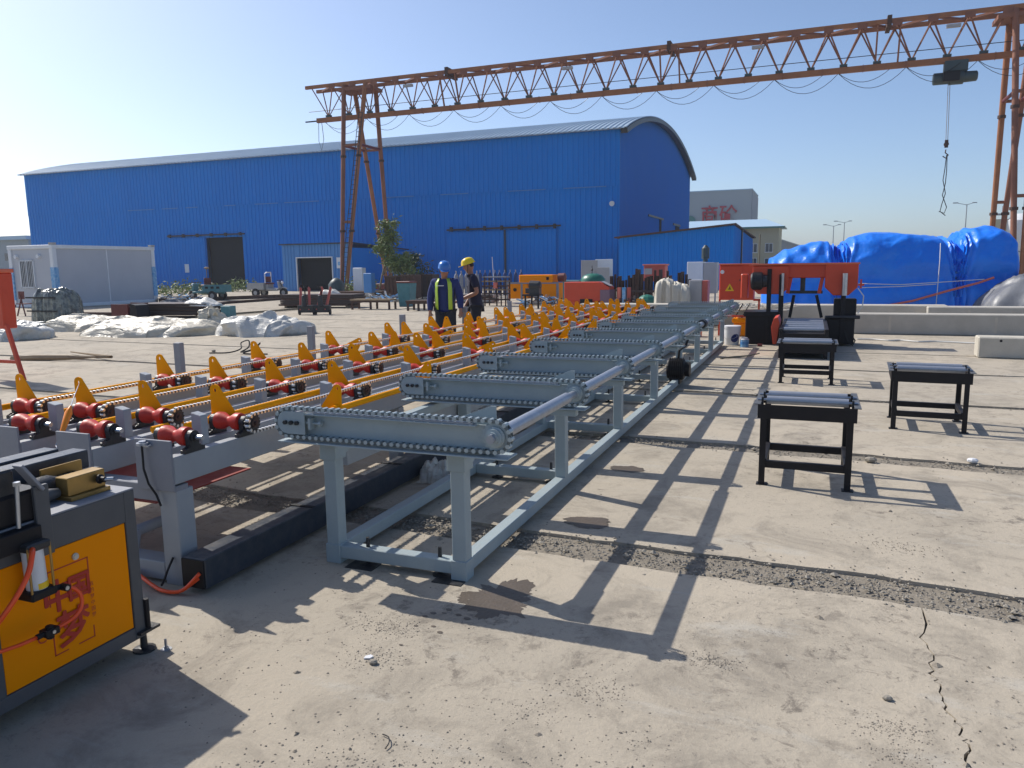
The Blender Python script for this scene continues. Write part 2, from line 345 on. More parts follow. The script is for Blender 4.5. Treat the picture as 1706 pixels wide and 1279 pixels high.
base = gm.build('ground', 'farground'); base['kind'] = 'structure'
yard = MB().bx(-70, 46, -9, 55.2, -.12, -.022).build('concrete_yard', 'dirt'); yard['kind'] = 'structure'
# slab rows run across the machines; each joint drifts a little
SL = -.045
joints = [(-2.25,.05), (.72,.34), (3.60,.27), (6.62,.16), (9.45,.10), (12.0,.08), (14.6,.07), (17.4,.06), (20.2,.06), (23.0,.06), (25.8,.06), (28.6,.06), (31.4,.06), (34.2,.06), (37.0,.06), (39.8,.06), (42.6,.06), (45.4,.06), (48.2,.06), (51.0,.06), (54.0,.06)]
joints = [(-5.2,.05)] + joints
crack = [G(1545,1030), G(1532,1062), G(1556,1100), G(1548,1122), G(1567,1140), G(1571,1168), G(1592,1198), G(1600,1222), G(1614,1240), G(1618,1279)]
_c = [crack[0]]; _r = random.Random(5)
for _a, _b in zip(crack, crack[1:]):
    for _t in (.25,.5,.75): _p = _a.lerp(_b, _t); _c.append(Vector((_p.x+_r.uniform(-.016,.016), _p.y, 0)))
    _c.append(_b)
crack = _c
def edge(y0, x0, x1, amp, seed):
    n = max(2, int(abs(x1-x0)/(.12 if abs(y0) < 6 else .5))); out = []
    for i in range(n+1):
        x = x0+(x1-x0)*i/n
        out.append((x, y0 + SL*x + amp*(nz(x*1.3, seed, 0) + .6*nz(x*5.1, seed, 3) + (.35*nz(x*17, seed, 5) if abs(y0) < 6 else 0))))
    return out
for k in range(len(joints)-1):
    y0 = joints[k][0] + joints[k][1]/2; y1 = joints[k+1][0] - joints[k+1][1]/2
    a0 = .045 if joints[k][1] > .09 else .012; a1 = .045 if joints[k+1][1] > .09 else .012
    cuts = [-69] + sorted([-44+random.uniform(-3,3), -26+random.uniform(-2,2), -12+random.uniform(-1,1)]) + ([10.0] if k < 4 else [9+random.uniform(-2,2)]) + [26+random.uniform(-2,2), 45]
    for i in range(len(cuts)-1):
        xa = cuts[i]+.006; xb = cuts[i+1]-.006
        lo = edge(y0, xa, xb, a0, k*3.1); hi = edge(y1, xb, xa, a1, k*3.1+3.1)
        polys = [lo+hi]
        if k == 1 and xa < crack[0].x < xb:            # the slab split by the jagged crack
            lox = [p for p in lo if p[0] < crack[-1].x-.05]; hix = [p for p in hi if p[0] < crack[0].x-.03]
            rlo = [p for p in lo if p[0] > crack[-1].x+.12]; rhi = [p for p in hi if p[0] > crack[0].x+.05]
            top = (crack[0].x-.01, y1+SL*crack[0].x); bot = (crack[-1].x+.03, y0+SL*crack[-1].x)
            mid = [bot] + [(p.x, p.y) for p in reversed(crack[1:])] + [top]
            wl = [.0035,.003,.004,.006,.004,.0045,.0035,.003,.0035,.0035,.0035]
            polys = [lox + [(x-wl[j%11], y) for j,(x,y) in enumerate(mid)] + hix, [(x+wl[j%11], y) for j,(x,y) in reversed(list(enumerate(mid)))] + rlo + rhi]
            polys[1] = polys[1]
        for pl in polys:
            MB().prism(pl, 'z', -.046, 0.0+random.uniform(-.0015,.0015)).build('slab', 'yard', yard)
# gravel and rubble in the wide joints, loose grit on the slabs
def stones(pts, name, par, mt='pebble', label=None):
    m = MB()
    for x, y, z, r in pts:
        a = random.uniform(0, 6.3); sx, sy, sz = r*random.uniform(.7,1.3), r*random.uniform(.6,1.1), r*random.uniform(.4,.8)
        vs = []
        for (p, q, s) in ((1,0,0),(.3,.95,.1),(-.8,.6,-.1),(-.8,-.6,.1),(.3,-.95,0),(0,0,1),(0,0,-1)):
            j = random.uniform(.8,1.2); X, Y = p*sx*j, q*sy*j
            vs.append((x+X*math.cos(a)-Y*math.sin(a), y+X*math.sin(a)+Y*math.cos(a), z+s*sz))
        m.add(vs, [(0,1,5),(1,2,5),(2,3,5),(3,4,5),(4,0,5),(1,0,6),(2,1,6),(3,2,6),(4,3,6),(0,4,6)])
    return m.build(name, mt, par, kind='stuff')
pts = []
for (jy, jw), n, x0, x1 in ((joints[2], 5200, -4, 5.5), (joints[3], 3000, -4, 9), (joints[4], 900, -4, 10)):
    for _ in range(n):
        x = random.uniform(x0, x1); y = jy + SL*x + random.gauss(0, jw*.36); 
        r = random.choice((.005,.006,.007,.008,.009,.012)) * (1 if random.random() < .97 else 2.2)
        pts.append((x, y, random.uniform(-.018,.004), r))
stones(pts, 'joint_gravel', yard)
pts = []
for _ in range(2600):
    u = random.uniform(300, 1706); v = 1279-(1279-600)*random.random()**1.5; p = G(u, v)
    cl = nz(p.x, p.y, 2.2, 1.1)
    if random.random() < .12+cl*1.5: pts.append((p.x, p.y, .002, random.choice((.0025,.003,.004,.005,.006)) * (1 if random.random() < .985 else 2.6)))
for (u, v, n, sp) in ((1365,450+580,1,0),(1560,1108,1,0),(1005,1110,14,.10),(985,1150,90,.09),(650,1045,160,.10),(620,1095,90,.09),(1170,1100,60,.07),(1200,1105,60,.05),(880,1190,50,.09),(1080,1240,20,.05),(1490,1215,110,.07),(1500,1262,50,.06),(1490,910,60,.14),(700,1270,60,.16),(150,1120,20,.08)):
    c = G(u, v)
    for _ in range(n*3 if n > 1 else 1): pts.append((c.x+random.gauss(0,sp), c.y+random.gauss(0,sp*.6), .0015, random.choice((.0015,.002,.0025,.003,.005)) if n > 1 else .022))
stones(pts, 'grit', yard, 'grit')
def blob(cx, cy, rx, ry, seed, name, mt, z, label, cat, rough=.35):
    n = 110; v = []
    for i in range(n):
        a = 2*math.pi*i/n; r = 1+1.1*rough*nz(math.cos(a)*1.5+seed, math.sin(a)*1.5, seed)+.5*rough*nz(math.cos(a)*5, math.sin(a)*5+seed, 0)+.3*rough*nz(math.cos(a)*15, math.sin(a)*15+seed, 2)
        v.append((cx+rx*r*math.cos(a), cy+ry*r*math.sin(a), z))
    m = MB(); m.add(v+[(cx,cy,z)], [(i,(i+1)%n,n) for i in range(n)]); o = m.build(name, mt); o['kind'] = 'structure'; o['label'] = label; return o
p = G(830,1000); blob(p.x, p.y, .17, .19, 1, 'oil_stain', 'stain', .0025, 'largest dark wet stain beside the near corner post', 'stain', .7)
p = G(980,870); blob(p.x, p.y, .17, .10, 4, 'oil_stain', 'stain', .0025, 'flat brown stain next to the wide gravel joint', 'stain')
p = G(1045,781); blob(p.x, p.y, .15, .09, 7, 'oil_stain', 'stain', .0025, 'small brown stain just short of the second gravel joint', 'stain')
dm = MB()
for (u, v, r) in ((708,1027,.012),(722,1022,.014),(740,1022,.010),(764,1025,.014),(778,1031,.016),(693,1043,.009),(722,1044,.010),(733,1054,.013),(748,1016,.014),(600,1020,.006),(668,1075,.008)):
    c = G(u, v); n = 12; dm.add([(c.x+r*math.cos(6.283*i/n)*random.uniform(1,1.4), c.y+r*.8*math.sin(6.283*i/n), .0035) for i in range(n)], [tuple(range(n))])
o = dm.build('oil_drips', 'stain'); o['kind'] = 'stuff'; o['label'] = 'round oil drips on the concrete near the corner post'

# ------------------------------------------------------------------ warehouse
WX0, WX1, WY0, WY1, WZ = -76.1, -12.37, 55.42, 90.4, 11.92
def rise(y): t = (y-(WY0+WY1)/2)/((WY1-WY0)/2); R = 56.0; return math.sqrt(R*R-(t*(WY1-WY0)/2)**2) - math.sqrt(R*R-((WY1-WY0)/2)**2)
wh = E('warehouse', 'long bright blue sheet-steel warehouse with a pale curved roof behind the yard', 'warehouse', ((WX0+WX1)/2, WY0, 0))
def ribs_x(x0, x1, y, z0, z1, step=.42, dep=.055, side=-1):   # ribbed sheet facing -y
    m = MB(); n = int((x1-x0)/step); vs = []
    for i in range(n):
        x = x0+i*step
        for dx, dy in ((0,0),(step*.62,0),(step*.70,dep*side),(step*.92,dep*side)): vs.append((x+dx, y+dy))
    vs.append((x0+n*step, y))
    if x0+n*step < x1-.01: vs.append((x1, y))
    k = len(vs); m.add([(a,b,z0) for a,b in vs]+[(a,b,z1) for a,b in vs], [(i,i+1,k+i+1,k+i) for i in range(k-1)]); return m
def loc(m, ox, oy): m.v = [(a-ox, b-oy, c) for a,b,c in m.v]; return m
OX, OY = (WX0+WX1)/2, WY0
def holes(x0, x1, y, z0, z1, cuts, **k):      # wall strips around openings (xa,xb,ztop)
    m = MB(); x = x0
    for xa, xb, zt in cuts:
        for part in (ribs_x(x, xa, y, z0, z1, **k), ribs_x(xa, xb, y, zt, z1, **k)): m.add(part.v, part.f)
        x = xb
    part = ribs_x(x, x1, y, z0, z1, **k); m.add(part.v, part.f); return m
D1 = (-52.5, -48.2, 4.75)
loc(holes(WX0, WX1, WY0, 0, 7.7, [D1]), OX, OY).build('wall', 'wall', wh)
loc(ribs_x(WX0, WX1, WY0-.03, 7.62, WZ), OX, OY).build('wall', 'wall', wh)
for x0, x1 in ((-62,-58.6),(-57.6,-55.6),(-54.6,-53.2),(-50,-48.7),(-46.5,-43.9),(-43.2,-39.5),(-33,-30),(-27.5,-25),(-21.5,-18.3),(-16.8,-13.4)):
    MB().bx(x0-OX, x1-OX, -.115, -.09, 7.60, 7.665).build('flashing', 'walllight', wh)
# gable wall facing the right
m = MB(); n = int((WY1-WY0)/.42); vs = []
for i in range(n):
    y = WY0+i*(WY1-WY0)/n; st = (WY1-WY0)/n
    for dy, dx in ((0,0),(st*.62,0),(st*.70,.055),(st*.92,.055)): vs.append((WX1+dx, y+dy))
vs.append((WX1, WY1)); k = len(vs)
m.add([(a,b,0) for a,b in vs]+[(a,b,WZ+rise(b)) for a,b in vs], [(i,i+1,k+i+1,k+i) for i in range(k-1)])
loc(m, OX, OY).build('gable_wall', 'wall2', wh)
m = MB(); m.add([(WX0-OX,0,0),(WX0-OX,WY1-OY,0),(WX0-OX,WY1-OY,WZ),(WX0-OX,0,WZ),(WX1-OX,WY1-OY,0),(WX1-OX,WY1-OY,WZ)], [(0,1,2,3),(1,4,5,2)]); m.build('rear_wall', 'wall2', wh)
# curved ribbed roof
m = MB(); xs = []; n = 150
for i in range(n):
    x = WX0-.5+(WX1-WX0+1.1)*i/n; st = (WX1-WX0+1.1)/n
    xs += [(x,0),(x+st*.62,0),(x+st*.7,.07),(x+st*.92,.07)]
xs.append((WX1+.6, 0)); ys = [WY0-.6+(WY1-WY0+1.2)*j/28 for j in range(29)]; k = len(xs)
for j, y in enumerate(ys):
    yy = min(max(y,WY0),WY1); zz = WZ+.06+rise(yy)-(.22 if y < WY0 or y > WY1 else 0)
    m.v += [(x-OX, y-OY, zz+h) for x,h in xs]
for j in range(28): m.f += [(j*k+i, j*k+i+1, (j+1)*k+i+1, (j+1)*k+i) for i in range(k-1)]
m.m = [0]*len(m.f); m.build('roof', 'roof', wh)
m = MB()
for j in range(28):
    f = lambda y: WZ+.02+rise(min(max(y,WY0),WY1))-(.22 if y < WY0 or y > WY1 else 0)
    m.bar((WX1+.45-OX, ys[j]-OY, f(ys[j])-.18), (WX1+.45-OX, ys[j+1]-OY, f(ys[j+1])-.18), .5, .34)
m.build('gable_trim', 'iron', wh)
MB().bx(WX0-.4-OX, WX1+.5-OX, -.45, -.12, WZ-.16, WZ-.08).build('eaves_gutter', 'roof', wh)
# openings and sliding doors
d = MB().bx(D1[0]-OX-.1, D1[1]-OX+.1, .5, 6, -.02, 4.9); d.build('dark_doorway', 'dark', wh)
r = MB().bar((D1[0]-4.6-OX,-.2,5.0), (D1[1]+.4-OX,-.2,5.0), .12, .12)
for i in range(6): r.bx(D1[0]-4.4-OX+i*1.7, D1[0]-4.2-OX+i*1.7, -.28, -.1, 4.85, 5.15)
r.build('door_rail', 'iron', wh)
dd = loc(ribs_x(D1[0]-4.6, D1[0]-.1, WY0-.14, .1, 4.8, .36, .04), OX, OY).build('sliding_door', 'wall', wh)
for x0, x1, nm in ((-26.9,-21.75,'a'),(-21.72,-17.4,'b')):
    loc(ribs_x(x0, x1, WY0-(.2 if nm == 'a' else .16), .1, 4.55, .36, .04), OX, OY).build('sliding_door', 'wall' if nm == 'a' else 'wall', wh)
MB().bx(-21.80-OX, -21.66-OX, -.30, -.22, .1, 4.6).build('door_edge', 'navy', wh)
r = MB().bar((-26.9-OX,-.28,4.72), (-17.0-OX,-.28,4.80), .13, .13)
for i in range(7): r.bx(-26.6-OX+i*1.5, -26.4-OX+i*1.5, -.36, -.16, 4.6, 4.95)
r.build('door_rail', 'iron', wh)
q = MB().bx(-55.2-OX, -54.7-OX, -.2, -.12, 1.5, 2.3).build('notice_plate', 'whitepaint', wh)
q = MB(); q.tube((-12.9-OX,-.1,6.35), (-12.9-OX,-.35,6.3), .16, 12, .2); q.build('wall_lamp', 'whitepaint', wh, smooth=40)
gx = WX1-OX
MB().bx(gx+.06, gx+.12, 66.0-OY+.1, 73.4-OY, 5.95, 6.12).build('gable_door_rail', 'iron', wh)
MB().bx(gx+.06, gx+.12, 71.4-OY, 72.3-OY, 0, 5.95).build('gable_door', 'dark', wh)
MB().bx(gx+.06, gx+.13, 79.2-OY, 83.6-OY, 5.75, 5.95).build('gable_window_rail', 'iron', wh)
MB().bx(gx+.06, gx+.12, 80.6-OY, 83.0-OY, 2.5, 5.7).build('gable_window', 'dark', wh)

# ------------------------------------------------------------------ small light blue shed in front of the warehouse
sx0, sx1, sy0, sz = -36.55, -30.3, 46.0, 3.5
sh = E('shed', 'small light blue ribbed shed with a dark open front, left of the crane leg', 'shed', ((sx0+sx1)/2, sy0, 0)); ox = (sx0+sx1)/2
loc(holes(sx0, sx1, sy0, 0, sz, [(-35.2,-32.05,2.5)], step=.28, dep=.05), ox, sy0).build('front_wall', 'walllight', sh)
MB().bx(sx1-ox-.06, sx1-ox, .05, 8, 0, sz-.3).build('side_wall', 'wall', sh); MB().bx(sx0-ox, sx0-ox+.06, .05, 8, 0, sz-.3).build('side_wall', 'wall', sh)
MB().bx(-35.2-ox-.3, -32.05-ox+.3, .8, 1.0, 0, 2.8).build('dark_interior', 'dark', sh)
m = MB(); m.bx(-35.2-ox-.07, -35.2-ox, -.09, .03, 0, 2.5); m.bx(-32.05-ox, -32.05-ox+.07, -.09, .03, 0, 2.5); m.bx(-35.27-ox, -31.98-ox, -.09, .03, 2.5, 2.58); m.build('door_frame', 'whitepaint', sh)
m = MB(); m.add([(sx0-ox-.15,-.2,sz+.02),(sx1-ox+.2,-.2,sz+.02),(sx1-ox+.2,8.4,sz-.35),(sx0-ox-.15,8.4,sz-.35),(sx0-ox-.15,-.2,sz+.1),(sx1-ox+.2,-.2,sz+.1),(sx1-ox+.2,8.4,sz-.27),(sx0-ox-.15,8.4,sz-.27)], [(0,3,2,1),(4,5,6,7),(0,1,5,4),(1,2,6,5),(2,3,7,6),(3,0,4,7)]); m.build('roof', 'navy', sh)
m = MB().bx(-31.6-ox, -31.15-ox, -.1, -.07, 1.7, 2.5); m.build('wall_sign', 'whitepaint', sh)
m = MB().ball((-31.38-ox, -.11, 2.05), (.13,.02,.15), 8, 6); m.build('sign_mark', 'bluelabel', sh)

# ------------------------------------------------------------------ blue lean-to annex on the right
ax0, ax1, ay0 = -10.6, -3.2, 48.0
an = E('annex_building', 'low dark blue ribbed lean-to building to the right of the big warehouse', 'building', ((ax0+ax1)/2, ay0, 0)); ox = (ax0+ax1)/2
m = ribs_x(ax0, ax1, ay0, 0, 1, .30, .05); k = len(m.v)//2
m.v = m.v[:k] + [(a,b,3.45+(a-ax0)/(ax1-ax0)*.62) for a,b,c in m.v[k:]]
loc(m, ox, ay0).build('front_wall', 'wall', an)
m = MB(); n = 50; vs = []
for i in range(n):
    y = i*.32
    for dy, dx in ((0,0),(.20,0),(.225,.045),(.295,.045)): vs.append((ax1-ox+dx, y+dy))
vs.append((ax1-ox, 16)); k = len(vs); m.add([(a,b,0) for a,b in vs]+[(a,b,4.05-b*.025) for a,b in vs], [(i,i+1,k+i+1,k+i) for i in range(k-1)]); m.build('side_wall', 'wall', an)
m = MB(); m.add([(ax0-ox-.3,-.3,3.45),(ax1-ox+.15,-.3,4.1),(ax1-ox+.25,16.3,3.72),(ax0-ox-.3,16.3,3.3),(ax0-ox-.3,-.3,3.53),(ax1-ox+.15,-.3,4.2),(ax1-ox+.25,16.3,3.82),(ax0-ox-.3,16.3,3.38)], [(0,3,2,1),(4,5,6,7),(0,1,5,4),(1,2,6,5),(2,3,7,6),(3,0,4,7)]); m.build('roof', 'brown', an)
MB().bx(ax1-ox+.05, ax1-ox+.14, 4.9, 5.2, 0, 3.95).build('downpipe', 'navy', an)
# grey panels left of the annex
p = B(968, 44)
gp = E('panel_stack', 'pale grey sheet panels leaning beside the blue annex wall', 'panels', (p.x, p.y, 0))
for i,(x0,x1,z1,y) in enumerate(((0,.95,1.95,0),(.75,1.75,2.0,.3),(1.0,1.7,1.55,-.25))):
    MB().bx(x0, x1, y, y+.05, 0, z1).build('panel', 'graybox' if i != 1 else 'whitepaint', gp, bevel=.01)

# ------------------------------------------------------------------ container office
cx0, cy0 = -31.55, 22.65
ct = E('container_office', 'white and grey flat-pack container office with blue film on its corner posts', 'container', (cx0-1.5, cy0+3, 0)); W3, L6, H3 = 3.0, 6.05, 2.95
def cb(m, x0, x1, y0, y1, z0, z1): return m.bx(x0+1.5, x1+1.5, y0-3, y1-3, z0, z1)
for (x, y) in ((-W3,0),(-.22,0),(-.22,L6-.22),(-W3,L6-.22)):
    cb(MB(), x, x+.22, y, y+.22, .0, H3-.18).build('corner_post', 'whitepaint', ct, bevel=.015)
    cb(MB(), x-.01, x+.232, y-.012, y+.232, .35, 1.9).build('corner_film', 'bluelabel', ct)
m = MB(); cb(m, -W3-.02, .02, -.02, L6+.02, H3-.18, H3-.001); cb(m, -W3, 0, 0, L6, .0, .16); m.build('roof_frame', 'whitepaint', ct, bevel=.02)
cb(MB(), -.14, -.06, .22, L6/2-.03, .16, H3-.18).build('wall_panel', 'panelgrey', ct)
cb(MB(), -.14, -.06, L6/2+.03, L6-.22, .16, H3-.18).build('wall_panel', 'panelgrey', ct)
cb(MB(), -.16, -.035, L6/2-.03, L6/2+.03, .16, H3-.18).build('panel_seam', 'whitepaint', ct)
cb(MB(), -W3+.22, -.22, .06, .14, .16, H3-.18).build('wall_panel', 'panelgrey', ct)
cb(MB(), -W3+.75, -W3+1.6, .03, .055, 1.0, 2.2).build('window', 'glass', ct)
wf = MB(); cb(wf, -W3+.70, -W3+1.65, .0, .06, .94, 1.0); cb(wf, -W3+.70, -W3+1.65, .0, .06, 2.2, 2.26); cb(wf, -W3+.69, -W3+.75, .0, .06, .94, 2.26); cb(wf, -W3+1.6, -W3+1.66, .0, .06, .94, 2.26); cb(wf, -W3+1.15, -W3+1.20, .0, .05, 1.0, 2.2)
wfo = wf.build('window_frame', 'whitepaint', ct)
for i in range(8): MB().tube((-W3+.8+i*.11+1.5, -3.03, .9), (-W3+.8+i*.11+1.5, -3.03, 2.3), .012, 6).build('bar', 'whitepaint', wfo)
for x in (-W3+.55, -W3+2.05): MB().tube((x+1.5, -3.0+.06, 2.42), (x+1.5, -3.06, 2.42), .09, 12).build('vent', 'whitepaint', ct)
for y in (0, L6-.2): MB().bx(1.31, 1.53, y-3.02, y-2.78, H3, H3+.10).build('corner_casting', 'graybox', ct)

# ------------------------------------------------------------------ far buildings
p = D(1148, 438, 130); fz = 13.4
fb = E('batching_building', 'distant tall grey clad building with red Chinese characters', 'building', (p.x, p.y, 0))
MB().bx(-8, 9.7, 0, 14, 0, fz).build('clad_wall', 'far', fb)
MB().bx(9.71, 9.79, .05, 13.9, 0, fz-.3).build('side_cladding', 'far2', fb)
MB().bx(-8.1, 9.8, -.1, 14.1, fz, fz+.15).build('roof_edge', 'farroof', fb)
def text_mesh(txt, size, name, mt, parent, loc, rot, extr=.03, off=0.0, smooth=False):
    cu = bpy.data.curves.new(name, 'FONT'); cu.body = txt; cu.size = size; cu.extrude = extr; cu.offset = off; cu.align_x = 'CENTER'; cu.resolution_u = 3
    o = bpy.data.objects.new(name+'_src', cu); COL.objects.link(o); bpy.context.view_layer.update()
    dg = bpy.context.evaluated_depsgraph_get(); me = bpy.data.meshes.new_from_object(o.evaluated_get(dg)); bpy.data.objects.remove(o); bpy.data.curves.remove(cu)
    me.name = name; me.materials.clear(); me.materials.append(M[mt]); r = bpy.data.objects.new(name, me); COL.objects.link(r); r.parent = parent; r.location = loc; r.rotation_euler = rot; return r
def bold_text(txt, size, name, mt, parent, loc, rot, d=.003):
    # brush-thick characters: shifted copies of the glyph, each a hair deeper than the next
    src = text_mesh(txt, size, name, mt, parent, (0,0,0), (0,0,0), .0001); me = src.data; m = MB()
    for k, (a, b) in enumerate(((0,0),(d,0),(-d,0),(0,d),(0,-d),(d*.7,d*.7),(-d*.7,d*.7),(d*.7,-d*.7),(-d*.7,-d*.7))):
        m.add([(v.co.x+a, v.co.y+b, v.co.z+k*.00025) for v in me.vertices], [tuple(p.vertices) for p in me.polygons])
    bpy.data.objects.remove(src); o = m.build(name, mt, parent); o.location = loc; o.rotation_euler = rot; return o
R90 = (math.pi/2, 0, 0)
fd = MB()
for (u, v, r, nm) in ((1150,350,.95,0),(1157,366,1.05,1)):
    q = PY_(u, v, p.y)-p; MB().tube((q.x,-.25,q.z), (q.x,-.1,q.z), r, 24).build('round_emblem', 'disc', fb)
for ch, u, v in (('商',1182,364),('砼',1213,363)):
    q = PY_(u, v, p.y)-p; text_mesh(ch, 2.9, 'lettering', 'signred', fb, (q.x, -.12, q.z+1.5), R90, .05, .03)
p2 = D(1222, 438, 100)
bb = E('office_block', 'distant beige office block with a pale blue roof and square windows', 'building', (p2.x, p2.y, 0))
MB().bx(-6.5, 5.4, 0, 9, 0, 6.15).build('wall', 'beige', bb)
m = MB(); m.add([(-8,-.7,6.2),(6.1,-.7,6.2),(6.1,9.5,6.2),(-8,9.5,6.2),(-6,2.5,7.3),(3.6,2.5,7.3)], [(0,1,5,4),(1,2,5),(2,3,4,5),(3,0,4),(0,3,2,1)]); m.build('roof', 'farroof', bb)
MB().bx(-8, 6.1, -.72, -.6, 6.0, 6.22).build('fascia', 'disc', bb)
for (u0,u1,v0,v1) in ((1250,1262,383,397),(1276,1288,382,396),(1250,1261,407,420),(1275,1288,407,420)):
    q0 = PY_(u0, v1, p2.y)-p2; q1 = PY_(u1, v0, p2.y)-p2
    wd = MB().bx(q0.x, q1.x, -.03, .03, q0.z, q1.z).build('window', 'glass', bb)
    m = MB(); m.bx(q0.x-.06, q0.x, -.08, .02, q0.z, q1.z); m.bx(q1.x, q1.x+.06, -.08, .02, q0.z, q1.z); m.bx(q0.x-.06, q1.x+.06, -.08, .02, q1.z, q1.z+.06); m.bx(q0.x-.1, q1.x+.1, -.14, .02, q0.z-.1, q0.z); m.bx((q0.x+q1.x)/2-.03, (q0.x+q1.x)/2+.03, -.06, -.032, q0.z, q1.z); m.build('frame', 'whitepaint', wd)
for u in (1150, 1183):
    pass
for ch, u, v, sz in (('肖',1190,372,1.5),('轻',1221,372,1.5)):
    q = PY_(u, v+4, p2.y-.95)-p2; text_mesh(ch, 2.0, 'roof_lettering', 'signred', bb, (q.x, q.y, q.z), R90, .04, .02); MB().bx(q.x-.8, q.x+.8, q.y+.05, q.y+.10, q.z-.1, q.z).build('letter_rail', 'far2', bb)
MB().tube((D(1266,390,96).x-p2.x, -2.5, 0), (D(1266,390,96).x-p2.x, -2.5, 5.2), .09, 8).build('flue', 'stem', bb)
p = D(1320, 438, 150)
fh = E('far_house', 'hazy grey gabled house half hidden behind the blue tarp pile', 'house', (p.x, p.y, 0))
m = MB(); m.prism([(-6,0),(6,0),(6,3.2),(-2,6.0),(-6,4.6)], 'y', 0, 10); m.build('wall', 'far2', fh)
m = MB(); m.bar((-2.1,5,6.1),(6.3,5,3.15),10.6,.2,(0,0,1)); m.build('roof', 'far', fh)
p = D(-20, 438, 110)
fl = E('far_shed', 'distant pale blue-grey shed beyond the left end of the warehouse', 'building', (p.x, p.y, 0))
MB().bx(-14, 8.5, 0, 12, 0, 6.2).build('wall', 'far', fl); MB().bx(-14.4, 8.9, -.6, 12.4, 6.2, 6.7).build('roof', 'farroof', fl)
for x in (-1, 3, 7): MB().bx(x-3.4, x-2.2, -.04, .02, 3.4, 4.4).build('window', 'glass', fl)
p = D(1690, 438, 95)
sil = E('cement_silo', 'white cement silo behind the crane leg at the right edge', 'silo', (p.x, p.y, 0))
MB().lathe((0.3,0,0),(0,0,1),[(2.0,.5),(3.6,1.6),(6.4,1.6),(7.2,.6)],20).build('tank', 'white', sil, smooth=40)
m = MB()
for a in range(4): m.bar((.3+1.3*math.cos(a*1.57+.7),1.3*math.sin(a*1.57+.7),0),(.3+1.3*math.cos(a*1.57+.7),1.3*math.sin(a*1.57+.7),4),.2,.2)
m.build('support_legs', 'far2', sil)
MB().bx(-2.6,-.9,-.5,1.2,0,6.6).build('stair_tower', 'beige', sil); MB().bx(-2.7,2.4,-1,1.6,2.6,2.9).build('platform', 'far2', sil)
m = MB(); m.tube((-1.6,.3,6.6),(-1.6,.3,8.2),.12,6); m.bx(-2.3,-1.0,-.3,.8,7.1,7.3); m.build('dust_filter', 'far2', sil)
for i,(u, v, Yc, lb) in enumerate(((1611,340,120,'tall twin-arm lamp post rising above the blue tarp pile'),(1407,370,150,'small lamp post on the skyline behind the band saw'),(1389,376,150,'smaller lamp post just left of the other skyline lamp post'))):
    p = D(u, v, Yc); lp = E('lamp_post', lb, 'lamp post', (p.x, p.y, 0), group='lamp posts on the skyline')
    MB().tube((0,0,0),(0,0,p.z),.13,8,.07).build('pole', 'far', lp)
    m = MB(); m.bar((0,0,p.z-.1),(-1.4,0,p.z+.25),.1,.08); m.bar((0,0,p.z-.1),(.9,0,p.z+.2),.1,.08); m.build('arm', 'far', lp)
    m = MB(); m.bx(-1.9,-1.2,-.15,.15,p.z+.18,p.z+.32); m.bx(.7,1.3,-.15,.15,p.z+.14,p.z+.27); m.build('lamp_head', 'far2', lp)
# far treeline and town edge, very low on the horizon
for i in range(7):
    u = 1320+i*55; p = D(u, 438, 330+random.uniform(-30,60)); h = random.uniform(2.0,4.2)
    if u > 1240: 
        t = E('far_block', 'low hazy block on the far skyline, '+('first','second','third','fourth','fifth','sixth','seventh')[i]+' from the left', 'building', (p.x,p.y,0), group='low hazy blocks on the skyline')
        MB().bx(-random.uniform(4,9), random.uniform(4,9), 0, 8, 0, h).build('wall', 'far', t); MB().bx(-9.2,9.2,-.2,8.2,h,h+.25).build('roof', 'far2', t)
# ================================================================== CHAIN TRANSFER TABLE (right-hand machine)
TB = E('chain_transfer_table', 'long blue-grey transfer table with chain beams across its top, nearest machine in the middle', 'conveyor table', (0, 0, 0))
PT = 1.79; NP = 8; RL = 12.6
m = MB().bx(-.075, .0, .0, RL, .03, .105); m.build('bottom_rail', 'table', TB, bevel=.004)
MB().bx(-.86, -.785, .0, RL, .03, .105).build('bottom_rail', 'table', TB, bevel=.004)
MB().bx(-.785, -.075, .001, .076, .031, .104).build('cross_rail', 'table', TB, bevel=.004)
crm = MB().bx(-.785, -.075, 0, .075, .031, .104).mesh('cross_rail', 'table')
for k in range(1, NP): bev(put('cross_rail', crm, TB, (0, k*PT+.12 if k < NP-1 else RL-.08, 0)), .004)
pm = MB().bx(-.04, .04, -.04, .04, .1, .70).mesh('post', 'table')
for k in range(NP):
    y = k*PT if k < NP-1 else RL-.04
    for x in (-.037, -.823): bev(put('post', pm, TB, (x + (.002 if k else .0), max(y, .039), 0)), .004)
# collars at the near corner posts
MB().bx(-.084, .008, -.008, .09, .0, .11).build('corner_foot', 'table', TB, bevel=.003)
MB().bx(-.87, -.776, -.008, .09, .0, .11).build('corner_foot', 'table', TB, bevel=.003)
for x in (-.037, -.823):
    m = MB(); m.bx(x-.052, x+.052, -.014, .092, .60, .715); m.prism([(.09,.715),(.36,.715),(.36,.70),(.09,.60)], 'x', x-.03, x+.03); m.build('gusset', 'table', TB, bevel=.003)
for x in (-.075, -.86): MB().bx(x, x+.075, .09, RL, .702, .775 if x > -.5 else .772).build('top_rail', 'table', TB, bevel=.004) if False else MB().bx(x+.004, x+.071, .093, RL, .645, .703).build('top_rail', 'table', TB, bevel=.004)
